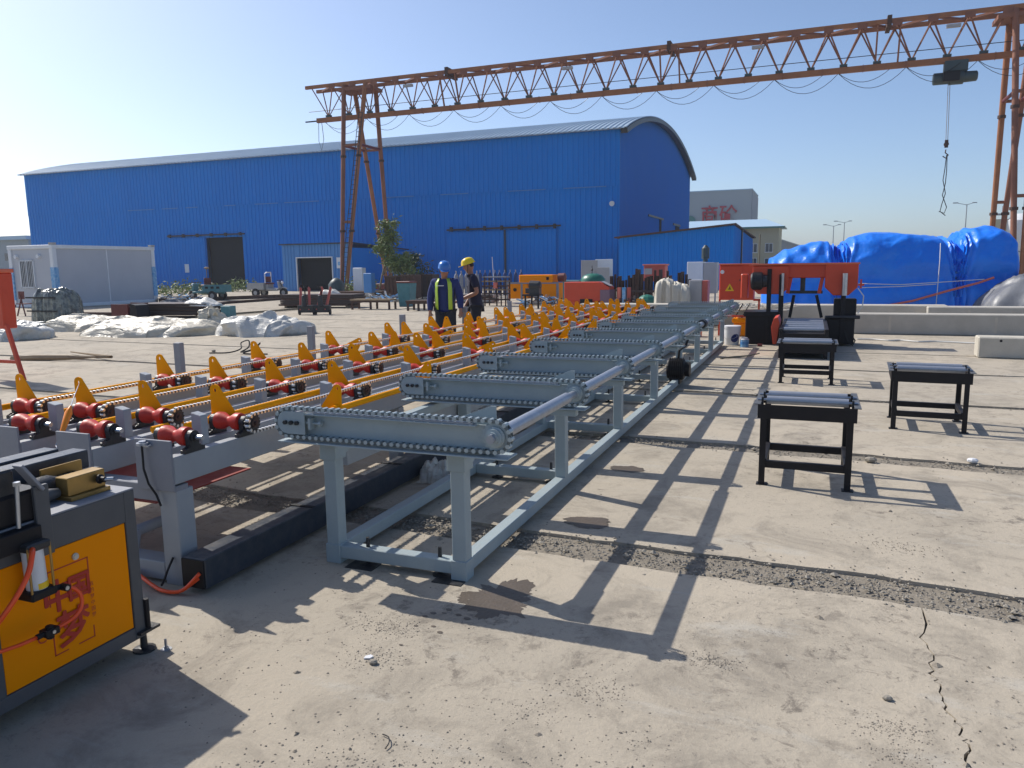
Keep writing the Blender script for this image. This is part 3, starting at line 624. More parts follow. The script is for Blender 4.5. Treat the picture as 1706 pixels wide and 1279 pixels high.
# levelling feet
fm = MB(); fm.lathe((0,0,0),(0,0,1),[(0,.045),(.008,.045),(.012,.014),(.16,.010)],10)
for k in range(NP):
    y = k*PT+.16
    for x in (-.17, -.62):
        f = fm.build('levelling_foot', 'iron', TB, (x, y if k else .04, .0)) if (k == 0 and x == -.17) else put('levelling_foot', bpy.data.meshes['levelling_foot'], TB, (x, y if k else .04, 0))
MB().bx(-.17,-.0,-.07,.05,.0,.006).build('shim_plate', 'iron', TB); MB().bx(-.72,-.55,-.05,.06,.0,.006).build('shim_plate', 'iron', TB)
# chain beam with its parts, authored about its own origin: x 0 at the drive sprocket
BL, SR, ZC = 1.22, .072, .830
BLm = MB(); 
BLm.bx(-BL-.02, -.02, .0, .006, ZC-.088, ZC+.05)            # web
BLm.bx(-BL-.01+.12, -.10, -.045, .0, ZC+.046, ZC+.052)        # top flange
BLm.bx(-BL-.06, .07, -.055, .085, ZC-.110, ZC-.102)           # wide bottom flange
BLm.bx(-BL-.02, -.02, .006, .05, ZC-.095, ZC-.088)
bm_web = BLm.mesh('chain_beam', 'table')
ch_me = chain_mesh('chain', BL, SR+.006, .0381, .034, .005, 'chainp')
ep = MB(); pl = arc(-BL, 0, .062, 90, 270, 12); ep.prism([(x, z+ZC) for x, z in pl] + [(-BL+.115, ZC-.062), (-BL+.115, ZC+.062)], 'y', -.045, -.039); ep_me = ep.mesh('end_plate', 'table')
bo = MB()
for dx in (-.005, .033, .07): bo.tube((-BL+dx, -.046, ZC+.002), (-BL+dx, -.062, ZC+.002), .012, 6)
bo_me = bo.mesh('bolt', 'iron')
ten = MB(); ten.bx(-BL+.14, -BL+.155, -.05, 0, ZC-.03, ZC+.03); ten.tube((-BL+.10,-.025,ZC), (-BL+.215,-.025,ZC), .008, 8); ten.tube((-BL+.195,-.025,ZC), (-BL+.21,-.025,ZC), .017, 6); ten_me = ten.mesh('tensioner', 'table')
def sprocket_mesh(name, r, n, wd, mt, axis='y'):
    pts = []
    for i in range(n):
        a = 2*math.pi*i/n
        for da, rr in ((-.5,.93),(-.2,1.05),(.2,1.05),(.5,.93)): pts.append((r*rr*math.cos(a+da*2*math.pi/n*.8), r*rr*math.sin(a+da*2*math.pi/n*.8)))
    s = MB(); s.prism(pts, axis, -wd/2, wd/2); return s.mesh(name, mt)
sp_me = sprocket_mesh('sprocket', SR, 16, .014, 'table')
hub = MB(); hub.lathe((0,-.020,0),(0,-1,0),[(0,.052),(.012,.052),(.014,.044),(.03,.044),(.031,.030),(.045,.030)],20); hub_me = hub.mesh('bearing', 'table', 40)
stp = MB(); stp.prism([(-.29,ZC-.02),(-.03,ZC-.02),(-.03,ZC+.135),(-.06,ZC+.135),(-.29,ZC+.045)], 'y', .055, .061); stp_me = stp.mesh('stop_plate', 'table')
wr = MB().bx(-BL+.16, -.12, -.03, .004, ZC+.0525, ZC+.062).mesh('wear_strip', 'zinc')
NB = 10
cb0 = None
for k in range(NB):
    y = -.10 + 1.362*k; xo = .238
    if cb0 is None:
        c = bev(put('chain_beam', bm_web, TB, (xo, y, 0)), .002); cb0 = c
        o = put('chain', ch_me, c, (-BL, -.020, ZC)); o['kind'] = 'stuff'
        bev(put('end_plate', ep_me, c), .001); put('bolt', bo_me, c); put('tensioner', ten_me, c)
        put('sprocket', sp_me, c, (0, -.020, ZC)); put('sprocket', sp_me, c, (-BL, -.020, ZC)); put('bearing', hub_me, c, (0, -.01, ZC)); put('stop_plate', stp_me, c); put('wear_strip', wr, c)
    else: dup(cb0, None, (xo, y, 0))
m = MB(); m.tube((.238, -.20, ZC), (.238, -.09, ZC), .021, 14); m.bx(.232,.244,-.195,-.13,ZC+.0185,ZC+.0235); m.build('shaft_stub', 'zinc', TB, smooth=40)
MB().tube((.238, -.088, ZC), (.238, RL-.1, ZC), .024, 16).build('drive_shaft', 'zinc', TB, smooth=40)
cpl = MB(); cpl.lathe((.238,7.35,ZC),(0,1,0),[(0,.03),(.0,.062),(.05,.062),(.06,.04),(.09,.04),(.10,.062),(.15,.062),(.15,.03)],18); cpl.build('shaft_coupling', 'iron', TB, smooth=40)
# gear motor under the table
gm_ = MB(); gm_.lathe((-.16,7.0,.24),(1,0,0),[(0,.04),(.0,.13),(.02,.14),(.22,.14),(.24,.10),(.30,.10)],16); gm_.bx(-.12,.02,6.9,7.15,.05,.36); 
for i in range(7): gm_.lathe((-.13+i*.028,7.0,.24),(1,0,0),[(0,.155),(.008,.155)],16)
gm_.build('gear_motor', 'black', TB)
MB().path([(-.02,7.0,.36),(.0,6.95,.5),(.06,7.1,.55),(.10,7.2,.70),(.2,7.3,.78)], .016, 8).build('cable', 'rubber', TB)
# cross shaft bearers seen under the shaft
br = MB().bx(.0, .235, -.03, .03, ZC-.16, ZC-.118).mesh('bearer', 'table')
for k in range(1, NB): bev(put('bearer', br, TB, (0, -.10+1.362*k+.02, 0)), .003)
# electrical conduit inside
for k in range(NB-1): MB().tube((.238, -.10+1.362*k+.045, ZC), (.238, -.10+1.362*(k+1)-.22, ZC), .035, 16).build('shaft_sleeve', 'zinc', TB, smooth=40)

# ================================================================== ROLLER CONVEYOR (left-hand machine)
LX = [-1.50, -2.07, -2.62, -3.17]                   # centre of each roller line
ST = [0.0, 1.21, 2.36, 3.59, 4.86, 6.06, 7.26, 8.46, 9.66, 10.86, 12.0]
CV = E('roller_conveyor', 'wide grey conveyor bed with red grooved rollers and rows of yellow kicker plates', 'conveyor', (-2.3, -.55, 0))
o_ = Vector((-2.3, -.55, 0))
class MC(MB):                                       # author in yard coordinates, store local to the conveyor
    def build(s, name, mats, parent=CV, **k):
        s.v = [(a-o_.x, b-o_.y, c) for a,b,c in s.v]; return MB.build(s, name, mats, parent, **k)
CL = 13.0
for i, x in enumerate(LX + [-.93]):
    if i == 4: MC().bx(x-.06, x+.06, .25, CL-.6, .50, .62).build('longitudinal_beam', 'frame', bevel=.004); continue
    for a, b in ((-.12,-.055),(.055,.12)): MC().bx(x+a, x+b, -.56, CL, .555, .700).build('longitudinal_beam', 'frame', bevel=.004)
    MC().bx(x-.055, x+.055, -.55, CL, .60, .612).build('channel_web', 'frame')
# front end frame
for i, x in enumerate(LX):
    MC().bx(x-.125, x+.122, -.575, -.562, .52, .79).build('end_plate', 'plate', bevel=.002)
    MC().bx(x+.0, x+.12, -.56, -.44, .0, .52).build('post', 'frame', bevel=.005)
MC().bx(-3.29, -1.382, -.559, -.47, .455, .545).build('front_crossbar', 'plate', bevel=.004)
MC().bx(-3.29, -1.5, -.56, -.44, .02, .12).build('base_crossbar', 'frame', bevel=.004)
lp = MB().bx(-.045, .045, -.045, .045, 0, .555).mesh('post', 'frame')
for k in range(1, 8):
    for x in LX[::3]: bev(put('post', lp, CV, (x+.06-o_.x, k*1.8-o_.y, 0)), .004)
xm = MB().bx(-3.29, -1.38, -.04, .04, .47, .55); xm.v = [(a-o_.x, b, c) for a,b,c in xm.v]; xme = xm.mesh('crossbar', 'frame')
for k in range(1, 8): bev(put('crossbar', xme, CV, (0, k*1.8-o_.y, 0)), .004)
for k in range(1): MC().bx(-3.3, -1.63, -.46, .30, .40, .408).build('drip_tray', 'tray')
MC().tube((-1.62,-.40,.30),(-1.62,-.62,.30),.03,12).tube((-1.62,-.62,.30),(-1.60,-.66,.22),.03,12).build('drain_pipe', 'plate', smooth=40)
# navy box beam along the floor, right of the conveyor
MC().bx(-1.335, -1.185, -.60, 6.2, .03, .19).build('floor_box_beam', 'navy', bevel=.005)
MC().bx(-1.33, -1.19, -.612, -.600, .035, .185).build('box_beam_end', 'black')
for k in range(6): MC().bx(-1.345, -1.175, .3+k*1.1, .33+k*1.1, .192, .196).build('tie_strap', 'rubber')
for k in range(3): MC().bx(-1.40, -1.18, 0.0+k*1.8+1.0, .08+k*1.8+1.0, .16, .555).build('leg', 'frame', bevel=.004) if k else None
# V roller with its bearings
vr = MB(); vr.lathe((-.085,0,0),(1,0,0),[(0,.042),(.004,.051),(.040,.051),(.078,.030),(.092,.030),(.130,.051),(.166,.051),(.170,.042)],20)
vr.cur = 1; vr.lathe((-.14,0,0),(1,0,0),[(0,.014),(.32,.014)],8); vr_me = vr.mesh('grooved_roller', ['red','steel'], 35)
bb_ = MB(); bb_.prism(arc(0,0,.037,-25,205,14)+[(-.032,-.045),(-.072,-.060),(-.072,-.078),(.072,-.078),(.072,-.060),(.032,-.045)], 'x', -.016, .016)
bb_.lathe((.017,0,0),(1,0,0),[(0,.03),(.006,.03),(.007,.018),(.016,.018)],12); bb_.lathe((-.017,0,0),(-1,0,0),[(0,.03),(.006,.03)],12)
for y in (-.048,.048): bb_.tube((0,y,-.062),(0,y,-.045),.008,6)
bb_me = bb_.mesh('bearing_block', 'iron')
s2 = sprocket_mesh('chain_sprocket', .050, 15, .012, 'iron', 'x')
roller0 = put('grooved_roller', vr_me, CV, (LX[0]-o_.x, -.41-o_.y, .778))
put('bearing_block', bb_me, roller0, (.108,0,0)); put('bearing_block', bb_me, roller0, (-.108,0,0))
for x in LX[1:]: dup(roller0, None, (x-o_.x, -.41-o_.y, .778))
driven0 = dup(roller0, None, (LX[0]-o_.x, ST[0]-o_.y, .778)); put('sprocket', s2, driven0, (.150,0,0)); put('sprocket', s2, driven0, (.172,0,0))
hb = MB(); hb.lathe((.176,0,0),(1,0,0),[(0,.026),(.008,.026),(.009,.012),(.02,.012)],12); put('hub', hb.mesh('hub','rail',40), driven0)
for x in LX:
    for k, y in enumerate(ST):
        if (x, k) != (LX[0], 0): dup(driven0, None, (x-o_.x, y-o_.y, .778))
c2 = {}
for k in range(len(ST)-1):
    L = round(ST[k+1]-ST[k], 2)
    if L not in c2: c2[L] = chain_mesh('drive_chain', L, .052, .030, .018, .004, 'chain', axis='y', sag=.006)
    for x in LX:
        o = put('drive_chain', c2[L], CV, (x+(.150 if k % 2 else .172)-o_.x, ST[k]-o_.y, .778)); o['kind'] = 'stuff'
# square stub uprights beside every roller, taller posts at the far edge
sm_ = MB(); sm_.prism([(-.034,0),(.034,0),(.034,.165),(-.034,.180)],'y',-.028,.028); stub_me = sm_.mesh('stub_post', 'frame')
for x in LX:
    for k, y in enumerate(ST): o = bev(put('stub_post', stub_me, CV, (x-.02-o_.x, y-.215-o_.y, .69)), .003)
tp = MB().bx(-.04,.04,-.03,.03,0,.955).mesh('guide_post', 'plate')
for y in (2.3, 4.45, 6.75, 9.0, 11.2): bev(put('guide_post', tp, CV, (-4.13-o_.x, y-o_.y, 0)), .003)
for y in (2.3, 4.45, 6.75, 9.0, 11.2): MC().bx(-4.1, -3.29, y-.03, y+.03, .47, .53).build('outrigger', 'frame', bevel=.003)
# yellow swing shafts and kicker plates
ka = [(-.024,-.02),(-.024,.155)] + [(.014+.038*math.cos(math.radians(a)), .165+.033*math.sin(math.radians(a))) for a in (180,150,120,90,60,35,20)] + [(.140,.055),(.200,-.02)]
km = MB(); km.prism(ka, 'x', -.004, .004)
kick = bpy.data.meshes.new('x')
def kicker_mesh(name, flip=1, sc=1.0):
    bm = bmesh.new(); outer = [(a*sc, b*sc) for a,b in ka]; hole = [((.013+.010*math.cos(t*math.pi/4))*sc, (.162+.014*math.sin(t*math.pi/4))*sc) for t in range(8)]
    lay = []
    for xx in (-.004,.004):
        vo = [bm.verts.new((a*flip,xx,b)) for a,b in outer]; vh = [bm.verts.new((a*flip,xx,b)) for a,b in hole]
        eo = [bm.edges.new((vo[i],vo[(i+1)%len(vo)])) for i in range(len(vo))]; eh = [bm.edges.new((vh[i],vh[(i+1)%8])) for i in range(8)]
        bmesh.ops.triangle_fill(bm, edges=eo+eh, use_beauty=True, use_dissolve=False); lay.append((vo,vh))
    for a, b in ((lay[0][0],lay[1][0]),(lay[0][1],lay[1][1])):
        for i in range(len(a)): bm.faces.new((a[i],a[(i+1)%len(a)],b[(i+1)%len(a)],b[i]))
    bmesh.ops.recalc_face_normals(bm, faces=bm.faces); me = bpy.data.meshes.new(name); bm.to_mesh(me); bm.free(); me.materials.append(M['yellow']); return me
kme = kicker_mesh('kicker_plate'); kme2 = kicker_mesh('kicker_plate', -1, .75); kme3 = kicker_mesh('kicker_plate', 1, .9)
colm = MB(); colm.tube((0,-.02,0),(0,.05,0),.031,12); colme = colm.mesh('collar','yellow',40)
for i, x in enumerate(LX):
    xt = x-.175; zt = .768
    y0 = -1.2 if i == 3 else (-.30 if i else -.16)
    MC().tube((xt,y0,zt),(xt,CL-.3,zt),.021,12).build('swing_shaft', 'yellow', smooth=40)
    for k, y in enumerate(ST):
        tilt = 0.0 if (k < 5 or (k+i) % 3) else .45
        o = put('kicker_plate', kme, CV, (xt-o_.x, y+.075-o_.y, zt+.012)); o.rotation_euler = (0, tilt*.5, 0)
        put('collar', colme, o, (0, -.015, -.012))
        if k >= 3:
            o = put('kicker_plate', kme3, CV, (xt-o_.x, y+.50-o_.y, zt+.012)); o.rotation_euler = (0, (1.15, .0, .25)[(k+i) % 3], 0)
xt = -1.14; MC().tube((xt,.08,.768),(xt,CL-.4,.768),.021,12).build('swing_shaft', 'yellow', smooth=40)
for k in range(9):
    o = put('kicker_plate', kme2, CV, (xt+.02-o_.x, .56+k*1.24-o_.y, .78)); put('collar', colme, o, (-.02, -.015, -.012))
# short yellow torque tubes beside the near rollers
for x in LX[1:]: MC().tube((x+.10,-.13,.72),(x+.16,.05,.735),.021,10).build('torque_tube', 'yellow', smooth=40)
# proximity sensor on the near end plate
m = MC(); m.lathe((-1.545,-.595,.765),(0,0,1),[(0,.02),(.0,.03),(.012,.03),(.012,.018),(.02,.018)],14); m.bx(-1.575,-1.50,-.60,-.57,.755,.765); m.build('sensor', 'zinc', smooth=40)
MC().path([(-1.545,-.60,.765),(-1.545,-.60,.70),(-1.54,-.605,.64),(-1.52,-.60,.56),(-1.49,-.585,.50),(-1.47,-.58,.44)], .006, 6).build('sensor_cable', 'rubber')
MC().path([(-1.43,-.566,.16),(-1.44,-.60,.10),(-1.45,-.62,.05),(-1.47,-.62,.02)], .006, 6).build('floor_cable', 'rubber')
hs = E('air_hose', 'orange air hose curving from the conveyor foot to the end of the navy box beam', 'hose', (-1.5,-.65,0))
MB().path(smooth([(-.3,.1,.06),(-.15,.05,.05),(.0,.0,.03),(.1,-.02,.02),(.2,.0,.03),(.29,.035,.12)]), .010, 8).build('tube', 'hose', hs, smooth=True)
MB().path(smooth([(-.3,.12,.04),(-.1,.04,.03),(.05,.0,.015),(.18,.01,.02),(.28,.04,.09)]), .007, 8).build('tube', 'hose', hs, smooth=True)
# plastic bag between the machines
p = G(728, 800)
def fbag(u, v): r = max(0, 1-(abs(u)**3+abs(v)**3)); return (max(0, r**.4*(.55+.45*ridge(u*1.6+v,v*1.4,4)+.3*nz(u*3,v*3,2))), .02*nz(u*5,v*5,1), .02*nz(u*5,v*5,9))
b = lumps('plastic_bag', 'film2', p.x, p.y, .26, .22, .17, 22, 18, fbag); tag(b, 'crumpled clear plastic bag on the floor against the navy box beam', 'plastic bag')

# ================================================================== GREY CABINET with the orange panel (left foreground)
CB = E('shear_machine_cabinet', 'dark grey machine cabinet with an orange door and red calligraphy in the left foreground', 'machine', (-1.02, -1.15, 0))
# local: face plane x=0, runs to negative y
def cbx(*a): return MB().bx(*a)
cbx(-.62, .0, -1.6, .0, .075, .12).build('base_frame', 'cab', CB, bevel=.004)
cbx(-.62, -.004, -1.6, -.0, .12, .715).build('cabinet_body', 'cab', CB, bevel=.004)
cbx(-.004, .012, -.055, .0, .075, .735).build('corner_post', 'cab', CB, bevel=.003)
cbx(-.004, .012, -1.6, -.055, .605, .735).build('top_rail', 'cab', CB, bevel=.003)
cbx(-.004, .012, -1.6, -.055, .075, .132).build('bottom_rail', 'cab', CB, bevel=.003)
cbx(-.004, .012, -.70, -.625, .132, .605).build('side_post', 'cab', CB, bevel=.003)
cbx(-.62, .012, -1.6, .0, .735, .742).build('top_plate', 'plate', CB, bevel=.002)
door = cbx(-.002, .006, -.622, -.058, .135, .602).build('orange_door', 'orange', CB, bevel=.001)
MB().lathe((.006,-.30,.545),(1,0,0),[(0,.014),(.006,.014),(.007,.011),(.010,.011)],16).build('door_lock', 'steel', door, smooth=40)
# seal frame (broken outline), characters, small lettering
fr = MB(); X0, X1 = .0062, .0072
def fb_(y0,y1,z0,z1): fr.bx(X0,X1,y0,y1,z0,z1)
ya, yb, za, zb = -.425, -.245, .185, .525
fb_(ya, yb, zb-.005, zb); fb_(yb-.005, yb, zb-.07, zb); fb_(yb-.005, yb, za, za+.05); fb_(yb-.075, yb, za, za+.005); fb_(ya, yb-.12, za, za+.005); fb_(ya, ya+.005, za, za+.12); fb_(ya, ya+.005, za+.20, za+.255); fb_(ya, ya+.005, zb-.04, zb)
fr.build('printed_frame', 'print', door, kind='stuff')
RY = (math.pi/2, 0, math.pi/2)
t = bold_text('中', .135, 'printed_character', 'print', door, (.0066, -.388, .368), RY, .0045)
t = bold_text('国', .108, 'printed_character', 'print', door, (.0092, -.296, .385), RY, .0035)
t = bold_text('梦', .150, 'printed_character', 'print', door, (.0118, -.338, .222), RY, .004)
text_mesh('C', .055, 'printed_letter', 'print', door, (.0145, -.475, .265), RY, .0003)
text_mesh('HINA', .020, 'printed_letter', 'print', door, (.0145, -.430, .292), RY, .0003)
text_mesh('DREAM', .016, 'printed_letter', 'print', door, (.0145, -.430, .272), RY, .0003)
for i, ch in enumerate('我的梦中国梦'): text_mesh(ch, .020, 'printed_letter', 'print', door, (.0145, -.2465, .405-i*.026), RY, .0003)
# foot with levelling stud
m = MB(); m.bx(-.09,.035,-.05,.055,.095,.107); m.lathe((-.01,.0,.0),(0,0,1),[(0,.048),(.010,.048),(.016,.016),(.10,.013),(.13,.013)],14); m.lathe((-.01,.0,.107),(0,0,1),[(0,.022),(.02,.022)],6); m.build('levelling_foot', 'iron', CB)
MB().tube((.016,.006,.11),(.016,.006,.24),.012,8).build('stud_guard', 'black', CB)
# top-side machinery
cbx(-.16, -.01, -.245, -.055, .742, .752).build('chain_bracket', 'brass', CB) if False else None
br_ = cbx(-.145, -.075, -.235, -.060, .76, .835).build('brass_block', 'brass', CB, bevel=.003)
cbx(-.150, -.055, -.240, -.055, .742, .760).build('block_base', 'brass', CB, bevel=.002)
cbx(-.215, -.150, -.235, -.060, .80, .812).build('toothed_rack', 'iron', CB, bevel=.002)
cbx(-.225, -.215, -.240, -.050, .742, .860).build('rack_plate', 'brass', CB, bevel=.002)
for i in range(6): cbx(-.212, -.152, -.215+i*.022, -.204+i*.022, .812, .822).build('rack_tooth', 'iron', CB)
m = MB(); m.lathe((-.06,-.10,.80),(1,0,0),[(0,.020),(.004,.020),(.01,.012),(.03,.012)],14); m.build('lever_boss', 'black', CB, smooth=40)
MB().tube((-.04,-.10,.80),(-.012,-.075,.798),.009,10).build('lever_knob', 'steel', CB, smooth=40)
cbx(-.36, -.27, -.33, .03, .80, .88).build('guide_beam', 'navy', CB, bevel=.004)
cbx(-.50, -.41, -.36, .0, .80, .88).build('guide_beam', 'navy', CB, bevel=.004)
cbx(-.41, -.36, -.36, .0, .80, .81).build('guide_web', 'navy', CB, bevel=.002)
cbx(-.26, -.235, -.245, .05, .742, .80).build('support_block', 'iron', CB)
m = MB(); m.lathe((-.19,-.30,.79),(0,1,0),[(0,.03),(.0,.048),(.07,.05),(.11,.034),(.16,.03)],14); m.build('bearing_housing', 'iron', CB, smooth=40)
m = MB(); m.lathe((-.13,-.33,.775),(0,1,0),[(0,.022),(.05,.026),(.09,.02)],12); m.build('gear_boss', 'cab', CB, smooth=40)
cbx(-.045,.010,-.48,-.44,.60,.845).build('upright_channel', 'cab', CB, bevel=.003) if False else cbx(.012,.030,-.455,-.395,.60,.87).build('upright_channel', 'cab', CB, bevel=.003)
m = MB(); m.bar((.022,-.425,.855),(.022,-.50,.965),.012,.05,(1,0,0)); m.build('angled_bracket', 'plate', CB, bevel=.002)
cbx(-.15,.012,-.62,-.40,.742,.86).build('gearbox', 'black', CB, bevel=.012)
cbx(-.20,.000,-.80,-.50,.84,.95).build('motor_mount', 'iron', CB, bevel=.008)
m = MB(); m.lathe((-.10,-.90,.90),(0,1,0),[(0,.06),(.02,.085),(.30,.085),(.32,.07),(.36,.045)],18)
for i in range(9): m.lathe((-.10,-.86+i*.03,.90),(0,1,0),[(0,.094),(.008,.094)],18)
m.build('motor', 'iron', CB, smooth=40)
MB().tube((.035,-.53,.74),(.035,-.52,.90),.008,10).build('push_rod', 'steel', CB, smooth=40)
m = MB(); m.lathe((.035,-.52,.895),(0,0,1),[(0,.014),(.014,.014)],6); m.build('rod_nut', 'steel', CB)
cbx(.012,.06,-.70,-.46,.66,.735).build('bracket_plate', 'black', CB, bevel=.004)
# pneumatic cylinder on the face
py = MB(); py.tube((.055,-.500,.505),(.055,-.505,.655),.036,18); pc = py.build('air_cylinder', 'white', CB, smooth=40)
MB().tube((.055,-.4985,.507),(.055,-.4992,.530),.0368,18).build('cylinder_band', 'yelwarn', pc, smooth=40)
for i, s in enumerate(('AIR TAC', 'SC50x75')):
    pass
m = MB(); m.bx(.010,.10,-.555,-.452,.472,.505); m.build('cylinder_end_block', 'black', CB, bevel=.006)
m = MB(); m.bx(.012,.098,-.552,-.458,.655,.685); m.build('cylinder_end_block', 'iron', CB, bevel=.006)
for y in (-.462, -.548): MB().tube((.092,y,.49),(.092,y,.672),.0045,8).build('tie_rod', 'brass', CB, smooth=40)
m = MB(); m.tube((.085,-.458,.489),(.085,-.425,.482),.011,10); m.lathe((.085,-.425,.482),(1,0,0),[(0,.014),(.03,.014)],10); m.build('air_fitting', 'black', CB, smooth=40)
MB().lathe((.112,-.428,.482),(1,0,0),[(0,.008),(.005,.008)],10).build('fitting_cap', 'steel', CB, smooth=40)
MB().path(smooth([(.10,-.535,.67),(.13,-.56,.66),(.15,-.60,.60),(.14,-.66,.52),(.10,-.72,.44),(.05,-.80,.40)]), .0095, 8).build('hose', 'hose', CB, smooth=True)
MB().path(smooth([(.10,-.418,.480),(.11,-.395,.465),(.12,-.380,.435),(.125,-.385,.395),(.12,-.410,.365),(.11,-.445,.350),(.105,-.475,.346)]), .0075, 8).build('hose', 'hose', CB, smooth=True)
vv = MB(); vv.bx(.085,.125,-.535,-.48,.332,.358); vv.lathe((.105,-.507,.318),(0,0,1),[(0,.014),(.05,.014)],10); vv.tube((.105,-.56,.345),(.105,-.475,.345),.011,10); vv.build('air_valve', 'black', CB, bevel=.002)
MB().lathe((.126,-.507,.347),(1,0,0),[(0,.007),(.004,.007)],10).build('valve_button', 'steel', CB)
MB().path([(.105,-.56,.345),(.10,-.62,.345),(.08,-.72,.35),(.06,-.8,.36)], .0075, 8).build('hose', 'hose', CB, smooth=True)

# little bolt and washer on the ground by the foot
p = G(277, 1082)
bt = E('loose_bolt', 'shiny loose bolt standing on its washer beside the cabinet foot', 'bolt', (p.x, p.y, 0))
MB().lathe((0,0,0),(0,0,1),[(0,.024),(.004,.024)],14).build('washer', 'steel', bt); MB().lathe((0,0,.004),(0,0,1),[(0,.012),(.012,.012),(.012,.007),(.045,.006)],6).build('shank', 'steel', bt)
# orange hand tool hanging from the second kicker plate
p = Vector((LX[2]-.175+.012, .065, .935)); q = Vector((LX[2]-.10, -.62, .80))
a1 = D(140,646,3.5); 
tl = E('pull_cord_tensioner', 'orange hook tensioner hung on a wire from a yellow kicker plate', 'tool', (LX[2]-.162, .066, .93))
top = Vector((0,0,0)); g = PX_(118,676,LX[2]+.25)-tl.location; h = PX_(102,724,LX[2]+.30)-tl.location
MB().path([(0.01,0,0), tuple(g*.5+Vector((0,0,-.004))), tuple(g)], .0028, 6).build('wire', 'steel', tl)
d = (h-g); MB().lathe(g, d, [(0,.006),(.02,.013),(d.length*.25,.021),(d.length*.6,.017),(d.length*.95,.013),(d.length,.010)], 14).build('body', 'handle', tl, smooth=40)
e = h+d*.45; MB().path([h, h+d*.15+Vector((.012,0,0)), h+d*.3+Vector((.02,0,0)), e+Vector((.004,0,0)), h+d*.38-Vector((.012,0,0)), h+d*.2-Vector((.012,0,0))], .0045, 6).build('hook', 'steel', tl)

# ================================================================== BLACK ROLLER STANDS
def stand(name, label, x, y, W, Dp, H, rz=0):
    s = E('roller_stand', label, 'roller stand', (x, y, 0), rz, group='black roller stands')
    t = .045
    for sx in (0,1):
        for sy in (0,1):
            X0 = sx*(W-t); Y0 = sy*(Dp-t); ex = X0 if not sx else X0+t-.006; ey = Y0 if not sy else Y0+t-.006
            m = MB(); m.bx(X0, X0+t, ey, ey+.006, 0, H-.05); m.bx(ex, ex+.006, Y0+.007 if not sy else Y0, Y0+t if not sy else Y0+t-.007, 0, H-.05)
            l = m.build('leg', 'black', s, bevel=.001)
            MB().bx(X0-.015, X0+t+.02, Y0-.012, Y0+t+.02, 0, .006).build('foot_plate', 'black', l)
    for yy in (.012, Dp-.052):
        MB().bx(t*.6, W-t*.6, yy, yy+.04, .13, .185).build('stretcher', 'black', s, bevel=.003)
    for xx in (.012, W-.052):
        MB().bx(xx, xx+.04, t*.6, Dp-t*.6, .145, .195).build('stretcher', 'black', s, bevel=.003)
    for yy in (-.012, Dp+.006): MB().bx(-.02, W+.02, yy, yy+.006, H-.105, H).build('top_frame', 'black', s, bevel=.001)
    for xx in (-.021, W+.015): MB().bx(xx, xx+.006, -.0, Dp+.0, H-.105, H-.001).build('top_frame', 'black', s, bevel=.001)
    for xx in (-.045, W+.0): MB().bx(xx, xx+.045, -.02, Dp+.02, H, H+.006).build('bearer_strip', 'cab', s, bevel=.001)
    for yy in (Dp*.22, Dp*.60):
        r = MB().lathe((.035,yy,H+.012),(1,0,0),[(0,.028),(.0,.031),(W-.07,.031),(W-.07,.028)],18).build('roller', 'zinc', s, smooth=40)
        for xx in (-.002, W-.012): MB().bx(xx, xx+.014, yy-.03, yy+.03, H-.03, H+.035).build('bearing', 'iron', r)
        MB().tube((-.03,yy,H+.012),(W+.03,yy,H+.012),.010,8).build('axle', 'steel', r)
    return s
stand('', 'nearest black roller stand, standing alone right of the transfer table', 1.325, 2.40, .64, .66, .615)
stand('', 'middle black roller stand directly in front of the band saw', 1.26, 7.70, .70, .66, .555)
stand('', 'rightmost black roller stand, apart from the other two', 2.43, 4.86, .66, .66, .585, math.radians(-3))
# ================================================================== GANTRY CRANE
YB, ZB, ZT = 40.45, 11.2, 13.15; XA, XE = -28.9, 17.0
GC = E('gantry_crane', 'tall rusty orange lattice gantry crane spanning the yard', 'gantry crane', (0, YB, 0))
def gl(p): return (p[0], p[1]-YB, p[2])
MB().bx(XA, XE, -.10, .10, ZB-.14, ZB+.14).build('bottom_beam', 'crane', GC)
for i in range(24):
    x = XA+2+i*1.9; MB().bx(x, x+.02, -.125, .125, ZB-.17, ZB+.17).build('stiffener', 'crane2', GC)
for s in (-.6, .6): MB().bx(XA-.35, XE, s-.07, s+.07, ZT-.10, ZT+.10).build('top_chord', 'crane', GC)
bay = 1.53; nb = int((XE-XA)/bay)
dg1 = MB().bar((0,0,ZB+.16), (bay/2,-.6,ZT-.1), .058, .058).mesh('diagonal', 'crane2')
dg2 = MB().bar((0,0,ZB+.16), (-bay/2,-.6,ZT-.1), .058, .058).mesh('diagonal', 'crane2')
dg3 = MB().bar((0,0,ZB+.16), (bay/2,.6,ZT-.1), .058, .058).mesh('diagonal', 'crane2')
dg4 = MB().bar((0,0,ZB+.16), (-bay/2,.6,ZT-.1), .058, .058).mesh('diagonal', 'crane2')
tx = MB(); tx.bar((0,-.53,ZT-.02),(bay,.53,ZT-.02),.10,.10); txm = tx.mesh('top_brace', 'crane2'); tx = MB(); tx.bar((0,.53,ZT-.02),(bay,-.53,ZT-.02),.10,.10); txm2 = tx.mesh('top_brace', 'crane2')
gus = MB().bx(-.22,.22,-.69,-.66,ZT-.26,ZT+.02).mesh('gusset_plate', 'crane2')
gb = MB().bx(-.18,.18,-.10,.10,ZB+.16,ZB+.28).mesh('node_plate', 'hoist')
for i in range(nb):
    x = XA+.9+i*bay
    for me in (dg1, dg2, dg3, dg4): put(me.name.split('.')[0], me, GC, (x,0,0))
    put('top_brace', txm if i % 2 else txm2, GC, (x-bay/2,0,0)); put('gusset_plate', gus, GC, (x+bay/2,0,0)); put('node_plate', gb, GC, (x,0,0))
